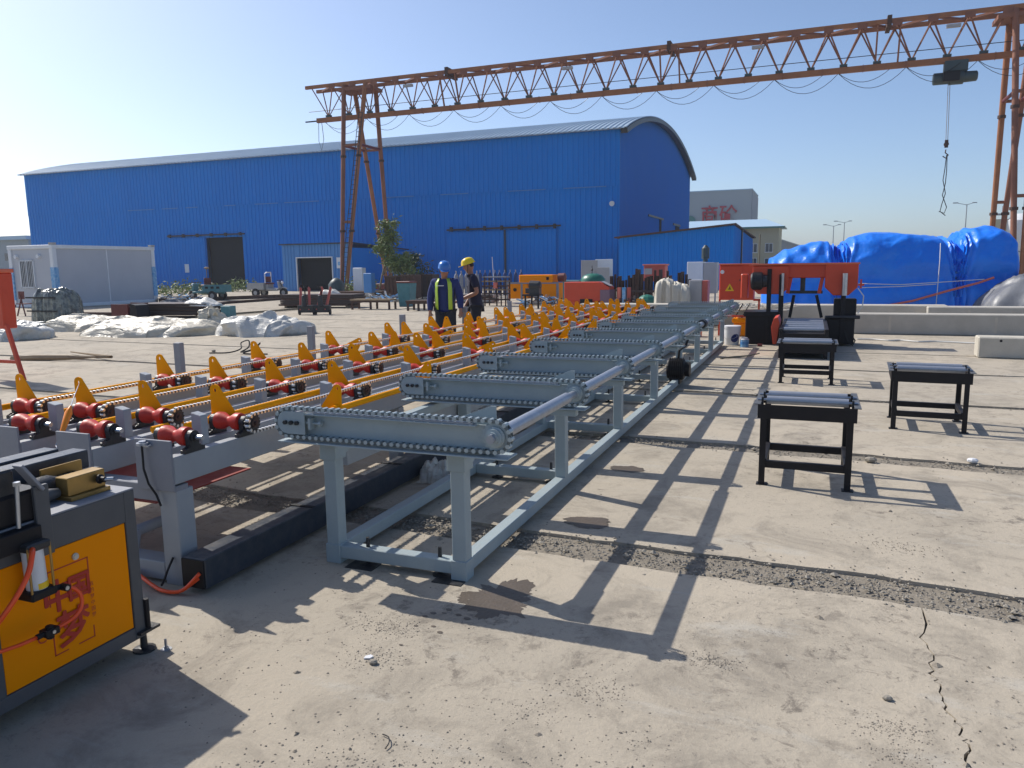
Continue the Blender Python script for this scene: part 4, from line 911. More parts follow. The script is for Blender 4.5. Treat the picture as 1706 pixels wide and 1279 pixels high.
for x in (-19.2, -6.05, 4.55):
    MB().bx(x-.10, x+.10, -.72, .72, ZT-.22, ZT+.26).build('splice_flange', 'rail', GC)
    for s in (-.5, .5):
        MB().bar((x+s,0,ZB+.1),(x+s,-.6,ZT-.1),.08,.08).build('splice_upright', 'crane2', GC)
def support(xs, sp, near):
    for sy in (-1, 1):
        yf = sy*2.75
        for sx in (-1, 1):
            top = (xs+sx*sp, sy*.6, ZT-.1); ft = (xs+sx*.16, yf, .55)
            MB().tube(top, ft, .145, 12, .125).build('leg', 'crane' if sy*sx < 0 else 'crane2', GC, smooth=40)
            for r_ in (.35,.72):
                p = [top[i]+(ft[i]-top[i])*r_ for i in range(3)]; MB().tube(p, (p[0]+.0,p[1]+.003,p[2]-.14), .185, 12).build('leg_flange', 'rail', GC)
        for t in (.30, .68):
            a = [(xs-sp)+( -.16+sp)*t, sy*.6+(yf-sy*.6)*t, (ZT-.1)+(.55-ZT+.1)*t]; b = [(xs+sp)+(.16-sp)*t, a[1], a[2]]
            MB().tube(a, b, .08, 8).build('brace', 'crane2', GC)
        MB().bx(xs-.9, xs+.9, yf-.28, yf+.28, .22, .62).build('end_carriage', 'maroon', GC, bevel=.03)
        for sx in (-.6,.6): MB().lathe((xs+sx,yf-.08,.22),(0,1,0),[(0,.2),(.03,.2),(.04,.17),(.14,.17)],16).build('wheel', 'iron', GC)
    t = .30; zz = (ZT-.1)+(.55-ZT+.1)*t; yy = .6+(2.75-.6)*t
    for sx in (-1,1): xx = xs+sx*(sp+(.16-sp)*t); MB().tube((xx,-yy,zz),(xx,yy,zz),.09,8).build('cross_tie', 'maroon', GC)
    MB().bx(xs-1.2, xs+1.2, -.75, .75, ZT-.45, ZT-.25).build('head_frame', 'crane2', GC)
support(-25.6, .78, 1); support(10.3, .50, 0)
# ladder on the left support
m = MB(); a = Vector((-24.9,-.9,ZB)); b = Vector((-25.4,-2.95,.6))
for i in range(36):
    p = a+(b-a)*(i/36); m.bar((p.x-.14,p.y-.26,p.z),(p.x+.14,p.y-.26,p.z),.03,.03)
m.bar((a.x-.14,a.y-.26,a.z),(b.x-.14,b.y-.26,b.z),.03,.03); m.bar((a.x+.14,a.y-.26,a.z),(b.x+.14,b.y-.26,b.z),.03,.03); m.build('ladder', 'iron', GC)
# festoon cables
for i in range(13):
    x0 = XA+.8+i*3.05; 
    for q, (dr, ln) in enumerate(((.80,3.0),(.5,2.3))):
        MB().path([(x0+ln*t/10, -.2-.1*q, ZB-.2-dr*4*(t/10)*(1-t/10)) for t in range(11)], .013, 4).build('festoon_cable', 'iron', GC)
MB().tube((XA-.5,-.16,ZB+.55),(XE,-.16,ZB+.55),.02,5).build('guide_wire', 'iron', GC)
for x in (-21.8,-11.7,-1.5,7.3): MB().bx(x-.3, x+.3, -.75, -.55, ZT-.62, ZT-.48).build('flood_lamp', 'graybox', GC)
m = MB(); m.bx(XA-.9,XA,-.05,.05,ZB-.05,ZB+.02); m.path([(XA+.2,-.15,ZB-.15),(XA+.15,-.15,ZB-1.3),(XA+.3,-.1,ZB-1.9),(XA+.5,-.1,ZB-1.2),(XA+.4,-.1,ZB-.15)],.02,4); m.build('cable_end', 'iron', GC)
# hoist with rope, hook and hanging slings
hp = PY_(1592,112,YB); hx = hp.x
HO = E('electric_hoist', 'dark green electric hoist trolley hanging under the crane beam', 'hoist', (hx, YB, ZB-.2))
MB().lathe((-.95,0,-.62),(1,0,0),[(0,.22),(.04,.28),(.7,.28),(.72,.33),(1.3,.33),(1.32,.26),(1.85,.24),(1.9,.18)],16).build('drum_housing', 'hoist', HO, smooth=40)
m = MB(); m.bx(-.5,.5,-.26,-.14,-.35,.14); m.bx(-.5,.5,.14,.26,-.35,.14); m.bx(-.4,.5,-.2,.2,-.38,-.3); m.build('trolley', 'hoist', HO, bevel=.02)
for x in (-.35,.35):
    for s in (-1,1): MB().lathe((x,s*.14,.0),(0,s,0),[(0,.14),(.04,.14)],12).build('trolley_wheel', 'iron', HO)
MB().bx(-.55,.15,-.5,-.3,-.85,-.4).build('control_box', 'black', HO, bevel=.02)
q = PY_(1580,150,YB)-HO.location; r = PY_(1577,233,YB)-HO.location; s = PY_(1578,262,YB)-HO.location
m = MB(); m.tube((q.x-.03,0,-.85),(r.x-.03,0,r.z),.016,5); m.tube((q.x+.05,0,-.85),(r.x+.05,0,r.z),.016,5); m.build('wire_rope', 'graybox', HO)
m = MB(); m.bx(r.x-.07,r.x+.08,-.06,.06,r.z-.36,r.z); m.lathe((r.x,-.07,r.z-.2),(0,1,0),[(0,.11),(.14,.11)],14); m.path([(r.x,0,r.z-.45),(r.x-.02,0,r.z-.6),(r.x+.12,0,r.z-.72),(r.x+.02,0,r.z-.86),(r.x-.12,0,r.z-.76)],.03,6); m.build('hook_block', 'rail', HO)
for k, pts in enumerate((((1577,258),(1574,282),(1571,300),(1575,322),(1569,340),(1566,352),(1575,359)), ((1578,258),(1577,285),(1575,305),(1570,325),(1577,345),(1573,355),(1564,352)))):
    MB().path([tuple(PY_(u,v,YB-.1*k)-HO.location) for u, v in pts], .021, 5).build('sling_chain', 'iron', HO)
# rails and the steel on the ground for the crane
for y in (-2.75, 2.75): 
    o = MB().bx(-60 if False else -27.0, -26.4, YB+y-6, YB+y-6.01, 0, .01) if False else None
rl = E('crane_rail', 'low rusty crane rail running away across the yard to the left crane leg', 'rail', (-25.6, 35, 0))
m = MB(); m.bx(-.06,.06,-14,17,0,.02); m.bx(-.02,.02,-14,17,.02,.10); m.bx(-.04,.04,-14,17,.10,.13); m.build('rail_bar', 'rail', rl)
for i in range(12): MB().bx(-.16,.16,-13+i*2.5,-12.8+i*2.5,0,.03).build('rail_clip', 'rail', rl)
a = B(262,41.5); b = B(470,46); o = MB().bar((0,0,.1),(b.x-a.x,b.y-a.y,.1),.2,.2).build('steel_beam', 'rail', None, (a.x,a.y,0)); tag(o, 'long thin dark steel beam on the ground in front of the two cargo tricycles', 'steel beam')

# ================================================================== BAND SAW
sy = 12.62; y0s = G(1300,573).y
def SX(u): return PY_(u, 500, SY).x
SY = 13.05
BS = E('band_saw', 'orange double-column band saw on a black base with a roller infeed', 'band saw', (SX(1370), SY, 0)); bo_ = BS.location.x
def X(u): return PY_(u, 500, SY).x - bo_
def Z(u, v): return PY_(u, v, SY).z
def sb(u0, u1, v0, v1, ya, yb): zz0 = Z((u0+u1)/2, v1); zz1 = Z((u0+u1)/2, v0); return MB().bx(X(u0), X(u1), ya, yb, zz0, zz1)
sb(1252,1412,440,463,.10,.50).build('saw_bow', 'saw', BS, bevel=.02)
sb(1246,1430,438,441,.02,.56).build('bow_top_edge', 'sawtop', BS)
m = MB(); zt = Z(1280,442); zb = Z(1280,489)
def oct_(u0,u1,v0,v1,c): 
    xa,xb,za,zb = X(u0),X(u1),Z((u0+u1)/2,v1),Z((u0+u1)/2,v0); k = c
    return [(xa+k,za),(xb-k,za),(xb,za+k),(xb,zb),(xa,zb),(xa,za+k)]
MB().prism(oct_(1252,1312,443,490,.12),'y',.04,.34).build('drive_wheel_housing', 'saw', BS, bevel=.012)
MB().prism(oct_(1373,1428,438,492,.16),'y',.04,.34).build('idler_wheel_housing', 'saw', BS, bevel=.012)
m = MB(); m.lathe((X(1250),.0,Z(1262,468)),(1,0,0),[(0,.14),(.03,.17),(.22,.17),(.24,.13),(.32,.12)],16)
for i in range(7): m.lathe((X(1250)+.04+i*.025,0,Z(1262,468)),(1,0,0),[(0,.185),(.01,.185)],16)
m.build('saw_motor', 'iron', BS, smooth=30)
sb(1234,1246,456,497,-.10,.12).build('belt_guard', 'saw', BS, bevel=.02)
for u in (1277,1282): pass
for (u0,u1,v0,v1,mt,nm) in ((1297,1305,457,570,'black','column'),(1277,1284,448,570,'black','column'),(1401,1409,490,570,'black','column')): sb(u0,u1,v0,v1,-.02,.14).build(nm, mt, BS, bevel=.008)
MB().tube((X(1303),-.05,Z(1303,455)),(X(1303),-.05,Z(1303,492)),.028,12).build('chrome_column', 'steel', BS, smooth=40)
MB().tube((X(1406),-.05,Z(1406,455)),(X(1406),-.05,Z(1406,492)),.05,14).build('chrome_column', 'steel', BS, smooth=40)
for (ua,va,ub,vb) in ((1316,461,1311,489),(1369,461,1364,489)):
    MB().bar((X(ua),.2,Z(ua,va)),(X(ub),.2,Z(ub,vb)),.07,.10,(0,1,0)).build('blade_guide_arm', 'saw', BS)
MB().bar((X(1311),.2,Z(1311,487)),(X(1370),.2,Z(1370,487)),.03,.06).build('blade', 'iron', BS)
MB().tube((X(1336),.3,Z(1336,460)),(X(1336),.3,Z(1336,487)),.05,10).build('lift_cylinder', 'iron', BS)
sb(1243,1292,524,573,.0,.75).build('coolant_tank', 'black', BS, bevel=.015)
sb(1240,1300,519,527,-.04,.80).build('chip_tray', 'black', BS, bevel=.008)
sb(1292,1300,528,560,-.08,.0).build('handwheel_bracket', 'black', BS)
sb(1376,1426,530,573,.0,.75).build('base_cabinet', 'black', BS, bevel=.015)
sb(1390,1428,498,530,.1,.5).build('hydraulic_box', 'black', BS, bevel=.015)
for (ua,va,ub,vb) in ((1322,492,1316,530),(1360,492,1370,530)): MB().bar((X(ua),.25,Z(ua,va)),(X(ub),.25,Z(ub,vb)),.06,.12,(0,1,0)).build('vice_arm', 'black', BS)
m = MB(); m.tube((X(1376),-.05,Z(1380,528)),(X(1434),-.05,Z(1434,528)),.035,10); m.build('vice_cylinder', 'iron', BS, smooth=40)
XL, XR = X(1343)-.37, X(1343)+.37
m = MB(); m.prism([(XL-.14,.22),(XL-.08,.22),(XL-.04,.60),(XL-.07,.70),(XL-.14,.68),(XL-.18,.52)],'y',-2.1,-1.3); m.build('guide_plate', 'saw', BS, bevel=.004)
# infeed bed with rollers, coming towards the camera
zr = .50
for x in (XL, XR): MB().bx(x-.03, x+.03, -2.4, .3, .03, zr+.02).build('bed_side', 'black', BS, bevel=.006)
MB().bx(XL+.03, XR-.03, -2.4, -2.35, .10, zr-.06).build('bed_end', 'black', BS)
MB().bx(XL+.03, XR-.03, -2.34, .3, zr-.14, zr-.12).build('bed_deck', 'black', BS)
rm = MB().tube((XL+.04,0,0),(XR-.04,0,0),.042,14).mesh('bed_roller', 'zinc', 40)
for i in range(6): put('bed_roller', rm, BS, (0, -2.25+i*.47, zr+.0))
for x in (XL, XR): MB().bx(x-.03, x+.03, -2.38, -2.30, 0, .16).build('leg', 'black', BS)
MB().path([(X(1410),-.02,.32),(X(1416),-.1,.1),(X(1424),-.12,.03),(X(1428),-.05,.12),(X(1422),.0,.22)], .014, 6).build('power_cable', 'rubber', BS)
MB().path([(X(1428),-.05,1.15),(X(1438),-.1,1.0),(X(1437),-.1,.8),(X(1430),-.05,.66)], .011, 5).build('white_hose', 'rope', BS)
m = MB(); m.bx(X(1431),X(1434),-.1,-.07,Z(1432,480),Z(1432,465)); m.tube((X(1428),-.08,Z(1430,474)),(X(1438),-.08,Z(1438,474)),.02,8); m.build('valve_handle', 'saw', BS)
# orange control cabinet left of it
p = D(1252, 500, 17.6)
KC = E('control_cabinet', 'orange-red control cabinet with a yellow warning triangle, left of the saw bow', 'cabinet', (p.x, p.y, 0))
kx = lambda u: D(u,470,17.6).x-p.x
z0, z1 = D(1230,500,17.6).z, D(1230,441,17.6).z
MB().bx(kx(1196), kx(1256), 0, .45, z0, z1).build('cabinet_box', 'saw', KC, bevel=.01)
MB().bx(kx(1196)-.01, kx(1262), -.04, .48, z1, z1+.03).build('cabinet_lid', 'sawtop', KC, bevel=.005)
MB().bx(kx(1197.5), kx(1236), -.014, -.001, z0+.02, z1-.03).build('cabinet_door', 'saw', KC, bevel=.004)
zc = D(1215,485,17.6).z; tx_ = kx(1214.5)
tr = MB().prism([(tx_-.10,zc),(tx_+.10,zc),(tx_,zc+.17)], 'y', -.018, -.015).build('warning_triangle', 'yelwarn', KC)
MB().prism([(tx_-.035,zc+.035),(tx_+.04,zc+.035),(tx_+.03,zc+.055),(tx_-.03,zc+.055)], 'y', -.020, -.0185).build('triangle_mark', 'black', tr)
MB().prism([(tx_-.012,zc+.06),(tx_+.018,zc+.06),(tx_+.006,zc+.12)], 'y', -.020, -.0185).build('triangle_mark', 'black', tr)
MB().tube((kx(1201),-.014,D(1201,453,17.6).z),(kx(1201),-.019,D(1201,453,17.6).z),.045,16).build('round_sticker', 'white', KC)
MB().tube((kx(1232),-.014,1.28),(kx(1232),-.04,1.28),.015,8).build('door_lock', 'iron', KC)
for u in (1197.5, 1266): MB().bx(kx(u)-.02, kx(u)+.02, .0, .04, 0, z0+(.02 if u < 1260 else .0)).build('leg', 'saw', KC)
MB().bx(kx(1205), kx(1266), .0, .04, .44, .48).build('leg_brace', 'saw', KC)
MB().bx(kx(1256), kx(1268), .0, .04, z0-.02, z0+.03).build('bracket', 'saw', KC)

# ================================================================== BLUE TARP PILE, grey tarp, concrete beams
c0 = D(1268,500,27.2); c1 = D(1682,500,25.2); cx_ = (c0.x+c1.x)/2; cy_ = (c0.y+c1.y)/2; ln = (c1-c0).length; az = math.atan2(c1.y-c0.y, c1.x-c0.x)
TP = E('tarp_pile', 'huge shiny blue tarpaulin bundle tied with ropes on the right', 'tarpaulin bundle', (cx_, cy_, 0), az)
prof = [(-1.0,1.25),(-.92,1.75),(-.80,2.10),(-.66,2.22),(-.52,2.28),(-.40,2.10),(-.335,2.22),(-.26,2.47),(-.12,2.60),(.05,2.58),(.28,2.50),(.44,2.42),(.505,2.33),(.56,2.52),(.66,2.68),(.78,2.72),(.90,2.50),(.97,2.05),(1.0,1.4)]
def pf(u):
    for (a,h),(b,k) in zip(prof, prof[1:]):
        if a <= u <= b: t = (u-a)/(b-a); t = t*t*(3-2*t); return h+(k-h)*t
    return 1
ties = [-.39, .508]; NU, NV = 230, 70; vs = []; fs = []
for i in range(NU+1):
    u = -1+2*i/NU; H = pf(u); endr = min(1, (1-abs(u))/.06)**.5 if abs(u) > .94 else 1
    for j in range(NV+1):
        a = math.pi*j/NV; x = u*ln/2
        wy = 1.5*(.55+.45*H/2.6)*max(endr,.25); ca, sa = math.cos(a), math.sin(a)
        yy = -math.copysign(abs(ca)**.62, ca)*wy; zz = H*(sa**.48 if sa > 0 else 0)*max(endr,.55)
        # waist where the upper bundle overhangs the lower one
        if zz < 1.55: k_ = (1-abs(zz-1.02)/.5) if abs(zz-1.02) < .5 else 0; yy *= 1-.13*k_ - (.0 if zz > 1 else -.05)
        w_ = 0
        for t in ties:
            d = u-t; g_ = math.exp(-(d/.10)**2); fr_ = abs(d)
            w_ += g_*(.075*math.sin((zz*.9+abs(yy)*.5)*7/(fr_*6+.35)+t*9) ) - .12*math.exp(-(d/.018)**2)
        w_ += .075*(ridge(x*.55+zz*.9, yy*.6, zz*.5+2)-.4) + .045*(ridge(x*1.5-zz*1.3, yy, zz*.9+9)-.4)
        w_ += .035*nz(x*1.2, yy*1.5, zz*1.5) + .028*(ridge(x*.9+3, yy, zz*1.4)) + .018*nz(x*4.5, yy*4, zz*4+7) + .02*math.sin(x*2.3+zz*5+3*nz(x*.5,zz))
        if u < -.3: w_ += .06*(ridge(x*1.6, yy*.8, zz*.55+5)-.3)
        nrm = Vector((0,yy/wy,zz/max(H,.1))); nrm = nrm.normalized() if nrm.length > .01 else Vector((0,0,1))
        vs.append((x + .05*nz(x*3,zz*3,2), yy+nrm.y*w_, max(0, zz+nrm.z*w_)))
W = NV+1
for i in range(NU):
    for j in range(NV): fs.append((i*W+j, (i+1)*W+j, (i+1)*W+j+1, i*W+j+1))
fs += [tuple(range(NV,-1,-1)), tuple(range(NU*W, NU*W+W)), tuple([i*W for i in range(NU+1)]+[i*W+NV for i in range(NU,-1,-1)])]
m = MB(); m.add(vs, fs); m.build('blue_tarpaulin', 'tarp', TP, smooth=55)
def onp(u, v, dy=-.0): # local point on the front of the pile under a pixel
    q = PX_(u,v,0); w_ = D(u,v,25.1+dy); l = Matrix.Rotation(-az,4,'Z') @ (w_-TP.location); return l
TF = -1.66
def tl_(u, v, yl=None):
    # intersect the pixel ray with the pile's front plane (local y = TF)
    R_ = Matrix.Rotation(-az,3,'Z'); o = R_ @ (CAM-TP.location); d = R_ @ ray(u,v); k = ((TF if yl is None else yl)-o.y)/d.y; return o+d*k
MB().path([tl_(1455,513), tl_(1520,501), tl_(1580,484), tl_(1630,471), tl_(1656,462)], [.035]*5, 5).build('orange_strap', 'strap', TP)
MB().path([tl_(1430,472), tl_(1500,474), tl_(1580,469), tl_(1640,465)], .012, 4).build('rope', 'rope', TP)
MB().path([tl_(1436,479), tl_(1500,477), tl_(1560,473)], .012, 4).build('rope', 'rope', TP)
MB().path([tl_(1567,405,-1.3), tl_(1566,430,-1.6), tl_(1562,480,-1.68), tl_(1559,512,-1.66)], .012, 4).build('rope', 'rope', TP)
# grey tarp heap at the right edge
p = D(1768, 520, 23.0)
def fg(u, v):
    r = max(0, 1-(abs(u)**2.2+abs(v)**2.2)); h = r**.45*(1+.10*nz(u*2,v*2,3)) + .16*ridge(u*2.6+v*1.5,v*2.2,1)*r + .10*ridge(u*5-v*2,v*4,6)*r + .04*nz(u*9,v*9,2)*r; return (max(0,h), .15*nz(u*3,v*3,4), .12*nz(u*3,v*3,8))
g = lumps('grey_tarp_heap', 'greytarp', 0, 0, 4.6, 3.0, 1.15, 70, 50, fg, None, (p.x, p.y, 0)); tag(g, 'crumpled grey tarp heap at the right edge beside the blue bundle', 'tarpaulin')
# precast concrete beams
def cbeam(label, xa, xb, y, d, z0, z1, mt='conc', rz=0):
    o = E('concrete_beam', label, 'concrete beam', ((xa+xb)/2, y, z0), rz, group='precast concrete beams'); L = xb-xa
    MB().bx(-L/2, L/2, 0, d, 0, z1-z0).build('beam', mt, o, bevel=.02)
    for i in range(max(1, int(L/2.1))):
        x = -L/2+.9+i*2.1; MB().bx(x, x+.05, -.004, .0, .06, z1-z0-.06).build('form_mark', 'conc2', o)
    return o
q = G(1432,556); q2 = G(1706,560)
cbeam('long plain concrete beam lying right of the band saw, nearest full-length one', q.x-.3, q.x+8.5, q.y, .5, 0, .47)
cbeam('concrete beam under the blue tarpaulin bundle, behind the nearest long beam', -1.2+q.x+2.9, q.x+10, q.y+2.6, .6, 0, .50, 'conc')
cbeam('concrete beam behind the band saw on the left half', q.x-7.6, q.x+2.2, q.y+2.9, .6, 0, .52, 'conc2')
cbeam('thick low concrete beam under the orange cabinet', q.x-7.0, q.x-1.6, q.y+1.7, .45, 0, .45, 'conc')
q = G(1628,596)
bk = E('concrete_block', 'short pale concrete block with dark lifting holes at the right edge', 'concrete block', (q.x, q.y, 0), math.radians(-2))
MB().bx(0, 2.8, 0, .42, 0, .36).build('block', 'conc2', bk, bevel=.02)
for x in (.33, 1.02, 1.9): MB().tube((x,-.003,.30),(x,.03,.30),.022,8).build('lifting_hole', 'dark', bk)
# tape and pipe on the ground in front of the long beam
p = G(1425,570); m = MB(); m.path(smooth([G(u,v)+Vector((0,0,.02)) for u,v in ((1428,566),(1455,566.5),(1480,568.5),(1500,568),(1530,570.5),(1560,570),(1620,573),(1640,574))]), .016, 6)
o = m.build('white_hose', 'rope', None); tag(o, 'thin white hose lying on the slab in front of the long concrete beam', 'hose')
# big mixed debris on beams behind the cabinet
pts = []
for _ in range(420):
    q = D(random.uniform(1150,1285), 505, random.uniform(19.5,21)); pts.append((q.x, q.y, .46+random.uniform(0,.10), random.choice((.03,.05,.07,.10))))
o = stones(pts, 'rubble', None, 'conc2'); o['label'] = 'broken pale rubble and scraps lying behind the orange cabinet'
m = MB()
for _ in range(26):
    q = D(random.uniform(1150,1290), 505, random.uniform(19.3,21)); a = random.uniform(-.6,.6); L = random.uniform(.3,.9); m.bar((q.x,q.y,.5),(q.x+L*math.cos(a),q.y+L*math.sin(a),.5+random.uniform(.02,.16)),.05,.02)
o = m.build('scrap_boards', 'cream'); o['kind'] = 'stuff'; o['label'] = 'loose pale scrap strips lying behind the orange cabinet'

# ================================================================== buckets and small things by the saw
p = B(1220, 14.0); p = G(1219,574)
bk = E('paint_bucket', 'white plastic paint bucket with a dark blue oval label', 'bucket', (p.x, p.y, 0))
m = MB().lathe((0,0,0),(0,0,1),[(0,.13),(.02,.14),(.34,.165),(.35,.165)],24); b_ = m.build('bucket', 'white', bk, smooth=40)
MB().lathe((0,0,.34),(0,0,1),[(0,.175),(.05,.178),(.055,.165)],24).build('lid', 'white', bk, smooth=40)
m = MB(); 
vs = []; n = 20
for i in range(n):
    a = 2*math.pi*i/n; th = -1.05+.55*math.cos(a); zz = .15+.085*math.sin(a); r = .156; vs.append((r*math.cos(th), r*math.sin(th), zz+.02*math.cos(a)))
vs.append((.157*math.cos(-1.05), .157*math.sin(-1.05), .15)); m.add(vs, [(i,(i+1)%n,n) for i in range(n)]); m.build('oval_label', 'navycloth', bk)
MB().path([(-.17,0,.33),(-.18,-.05,.2),(-.1,-.17,.13),(.05,-.18,.14),(.17,-.04,.22),(.17,0,.33)], .004, 4).build('handle', 'steel', bk)
p = G(1240,578)
tn = E('paint_tin', 'small blue and white paint tin in front of the white bucket', 'tin', (p.x, p.y, 0))
MB().lathe((0,0,0),(0,0,1),[(0,.085),(.15,.085)],18).build('tin_body', 'bluelabel', tn, smooth=40); MB().lathe((0,0,.15),(0,0,1),[(0,.088),(.01,.088),(.03,.06),(.045,.06)],18).build('lid', 'white', tn, smooth=40); MB().lathe((0,0,.06),(0,0,1),[(0,.0865),(.05,.0865)],18).build('label_band', 'walllight', tn, smooth=40)
p = G(1262,577); o = MB().lathe((0,0,.03),(1,.1,0),[(0,.028),(.09,.028)],12).build('red_can', 'maroon', None, (p.x,p.y,0)); tag(o, 'little dark red can lying right of the paint tin', 'can')
p = G(1236,562); yb_ = E('yellow_tool_box', 'yellow case with a carry frame behind the white bucket', 'tool case', (p.x, p.y+.3, 0))
MB().bx(-.22,.16,0,.3,.0,.30).build('case', 'orange', yb_, bevel=.02); MB().bx(-.26,.20,-.03,.33,.30,.42).build('case_lid', 'orange', yb_, bevel=.03); MB().bar((-.05,.1,.42),(.12,.1,.75),.02,.02).bar((-.2,.1,.42),(-.03,.1,.75),.02,.02).build('handle', 'black', yb_)
p = G(1180,560); o = MB().bx(-.3,.16,-.2,.1,.0,.17).build('red_tool_box', 'saw', None, (p.x-.3,p.y-.1,0), bevel=.015); tag(o, 'low red tool box on the floor beyond the table legs', 'tool box')
p = G(1200,598); o = MB(); o.path([(0,0,.015),(.2,.25,.02),(.45,.4,.03),(.62,.55,.06)],.012,5).path([(0,.05,.015),(.25,.2,.02),(.5,.33,.04)],.010,5); o = o.build('cable_tail', 'stem', None, (p.x,p.y,0)); tag(o, 'loose rope and cable ends by the far foot of the transfer table', 'rope')
# ================================================================== covered machine, cabinets, rebar
p = B(1122, 24.5)
cm = E('covered_machine', 'machine wrapped in a creased cream cover behind the far end of the tables', 'covered machine', (p.x, p.y, 0))
def fc(u, v):
    r = max(0, 1-(abs(u)**5+abs(v)**5)); h = r**.22*(.86+.10*u*(-1)+.10*nz(u*1.3,v*1.6,7)+.10*ridge(u*1.7+v*.8,v*1.4,3)); return (h, .07*nz(u*5,v*2,1), .12*nz(u*3.5,v*2,4)+.06*nz(u*9,1,4))
lumps('cream_cover', 'cream', 0, 0, 1.12, 1.0, 1.22, 60, 50, fc, cm)
p = B(1163, 24.3); kb = E('grey_cabinet', 'light grey cabinet with a red right edge beside the cream covered machine', 'cabinet', (p.x, p.y, 0))
MB().bx(-.28,.12,0,.6,.0,1.16).build('cabinet_body', 'graybox', kb, bevel=.01); MB().bx(.125,.30,.02,.58,.0,1.14).build('side_panel', 'pinkred', kb, bevel=.01); MB().bx(-.26,.10,-.015,-.001,.05,1.12).build('door', 'graybox', kb, bevel=.008)
p = B(1175, 32); mb_ = E('motor_box', 'pale grey box machine with a dark vertical motor on top', 'machine', (p.x, p.y, 0))
MB().bx(-.75,-.1,0,.8,.45,1.75).build('box_body', 'whitepaint', mb_, bevel=.015); MB().bx(-.09,.45,0,.8,.45,1.72).build('box_body', 'graybox', mb_, bevel=.015)
for x in (-.7,.40): MB().bx(x-.03,x+.03,.1,.16,0,.45).build('leg', 'graybox', mb_)
m = MB(); m.lathe((-.05,.3,1.75),(0,0,1),[(0,.10),(.12,.10),(.13,.16),(.55,.16),(.6,.11),(.68,.05)],14); m.build('motor', 'hoist', mb_, smooth=40)
p = B(1090, 33); pb = E('red_box_machine', 'faded red box raised on posts among the steel bars', 'machine', (p.x, p.y, 0))
MB().bx(-.45,.45,0,.7,.95,1.62).build('box_body', 'pinkred', pb, bevel=.02); MB().bx(-.5,.5,-.03,.73,1.62,1.68).build('lid', 'strap', pb, bevel=.01); MB().bx(-.43,-.1,-.02,-.001,1.25,1.5).build('side_panel', 'graybox', pb)
for x in (-.4,.4): MB().bx(x-.04,x+.04,.1,.2,0,.95).build('leg', 'rail', pb)
for k,(u0,u1,Yc,n,lb,hh) in enumerate(((1050,1118,29.5,13,'rack of upright dark steel bars left of the cream covered machine',1.45),(1015,1062,31,10,'rack of short upright dark bars in front of the annex wall',1.25),(1128,1152,30,4,'few dark bars standing behind the cream covered machine',1.35))):
    p = B(u0, Yc); s = E('bar_rack', lb, 'steel rack', (p.x, p.y, 0), group='racks of upright steel bars'); w_ = (B(u1,Yc)-p).length
    for i in range(n): MB().bx(i*w_/n, i*w_/n+.07, random.uniform(0,.4), .45, .05, hh*random.uniform(.8,1.05)).build('bar', 'rail', s)
    m = MB(); m.bx(-.1,w_+.1,.0,.05,.62,.70); m.bx(-.1,w_+.1,.0,.05,.15,.22); m.build('cross_rail', 'darksheet', s)
# workbench clutter behind conveyor far end
p = B(1050, 28); wb = E('scrap_heap', 'low heap of dark scrap iron beyond the far end of the conveyor', 'scrap heap', (p.x, p.y, 0)); m = MB()
for _ in range(70):
    x = random.uniform(-1.2,1.3); a = random.uniform(0,3.1); L = random.uniform(.1,.4); z = random.uniform(.03,.5)*(1-abs(x)/1.7); m.bar((x,random.uniform(-.4,.5),z),(x+L*math.cos(a),random.uniform(-.4,.5),z+random.uniform(-.05,.15)),random.uniform(.03,.10),random.uniform(.02,.08))
m.build('scrap_pieces', 'darksheet', wb, kind='stuff')
for i in range(3): MB().bx(-.45+i*.18,-.33+i*.18,-.1,.05,.25,.85).build('crate_slat', ('strap','bluelabel','pinkred')[i], wb)
MB().ball((-1.5+2.1,.1,.35),(.35,.3,.25),10,7).build('green_bag', 'grn', wb)

# red machine with side vents
p = B(940, 30.5)
rm_ = E('red_machine', 'red box-shaped cutting machine with a sloping control end, past the conveyor', 'machine', (p.x, p.y, 0))
sc_ = 30.5/1280
MB().prism([(0,.28),(1.55,.28),(1.82,.5),(1.82,.80),(1.40,1.02),(0,1.02)],'y',0,.8).build('machine_body', 'saw', rm_, bevel=.02)
MB().bx(1.45,1.84,-.02,.82,.12,.72).build('end_panel', 'mauve', rm_, bevel=.01); MB().bar((1.45,.4,1.035),(1.80,.4,.865),.5,.02).build('control_panel', 'graybox', rm_)
MB().bx(.02,1.40,.02,.78,.0,.28).build('machine_base', 'saw', rm_, bevel=.01); MB().bx(.65,1.15,-.03,.0,.02,.36).build('dark_recess', 'dark', rm_)
# green tank
p = B(988, 38); gt = E('green_tank', 'domed dark green tank behind the red machine', 'tank', (p.x, p.y, 0))
MB().lathe((0,0,0),(0,0,1),[(0,.6),(.75,.62),(1.0,.60),(1.18,.45),(1.27,.2)],20).build('tank_body', 'grn', gt, smooth=50); MB().tube((-.05,0,1.25),(-.05,0,1.65),.02,6).build('valve_stem', 'iron', gt); MB().ball((-.05,0,1.45),.06,8,6).build('valve', 'iron', gt)
MB().bx(-1.5,-.6,-.3,.5,.0,.95).build('pale_skid_box', 'teal', gt, bevel=.02)
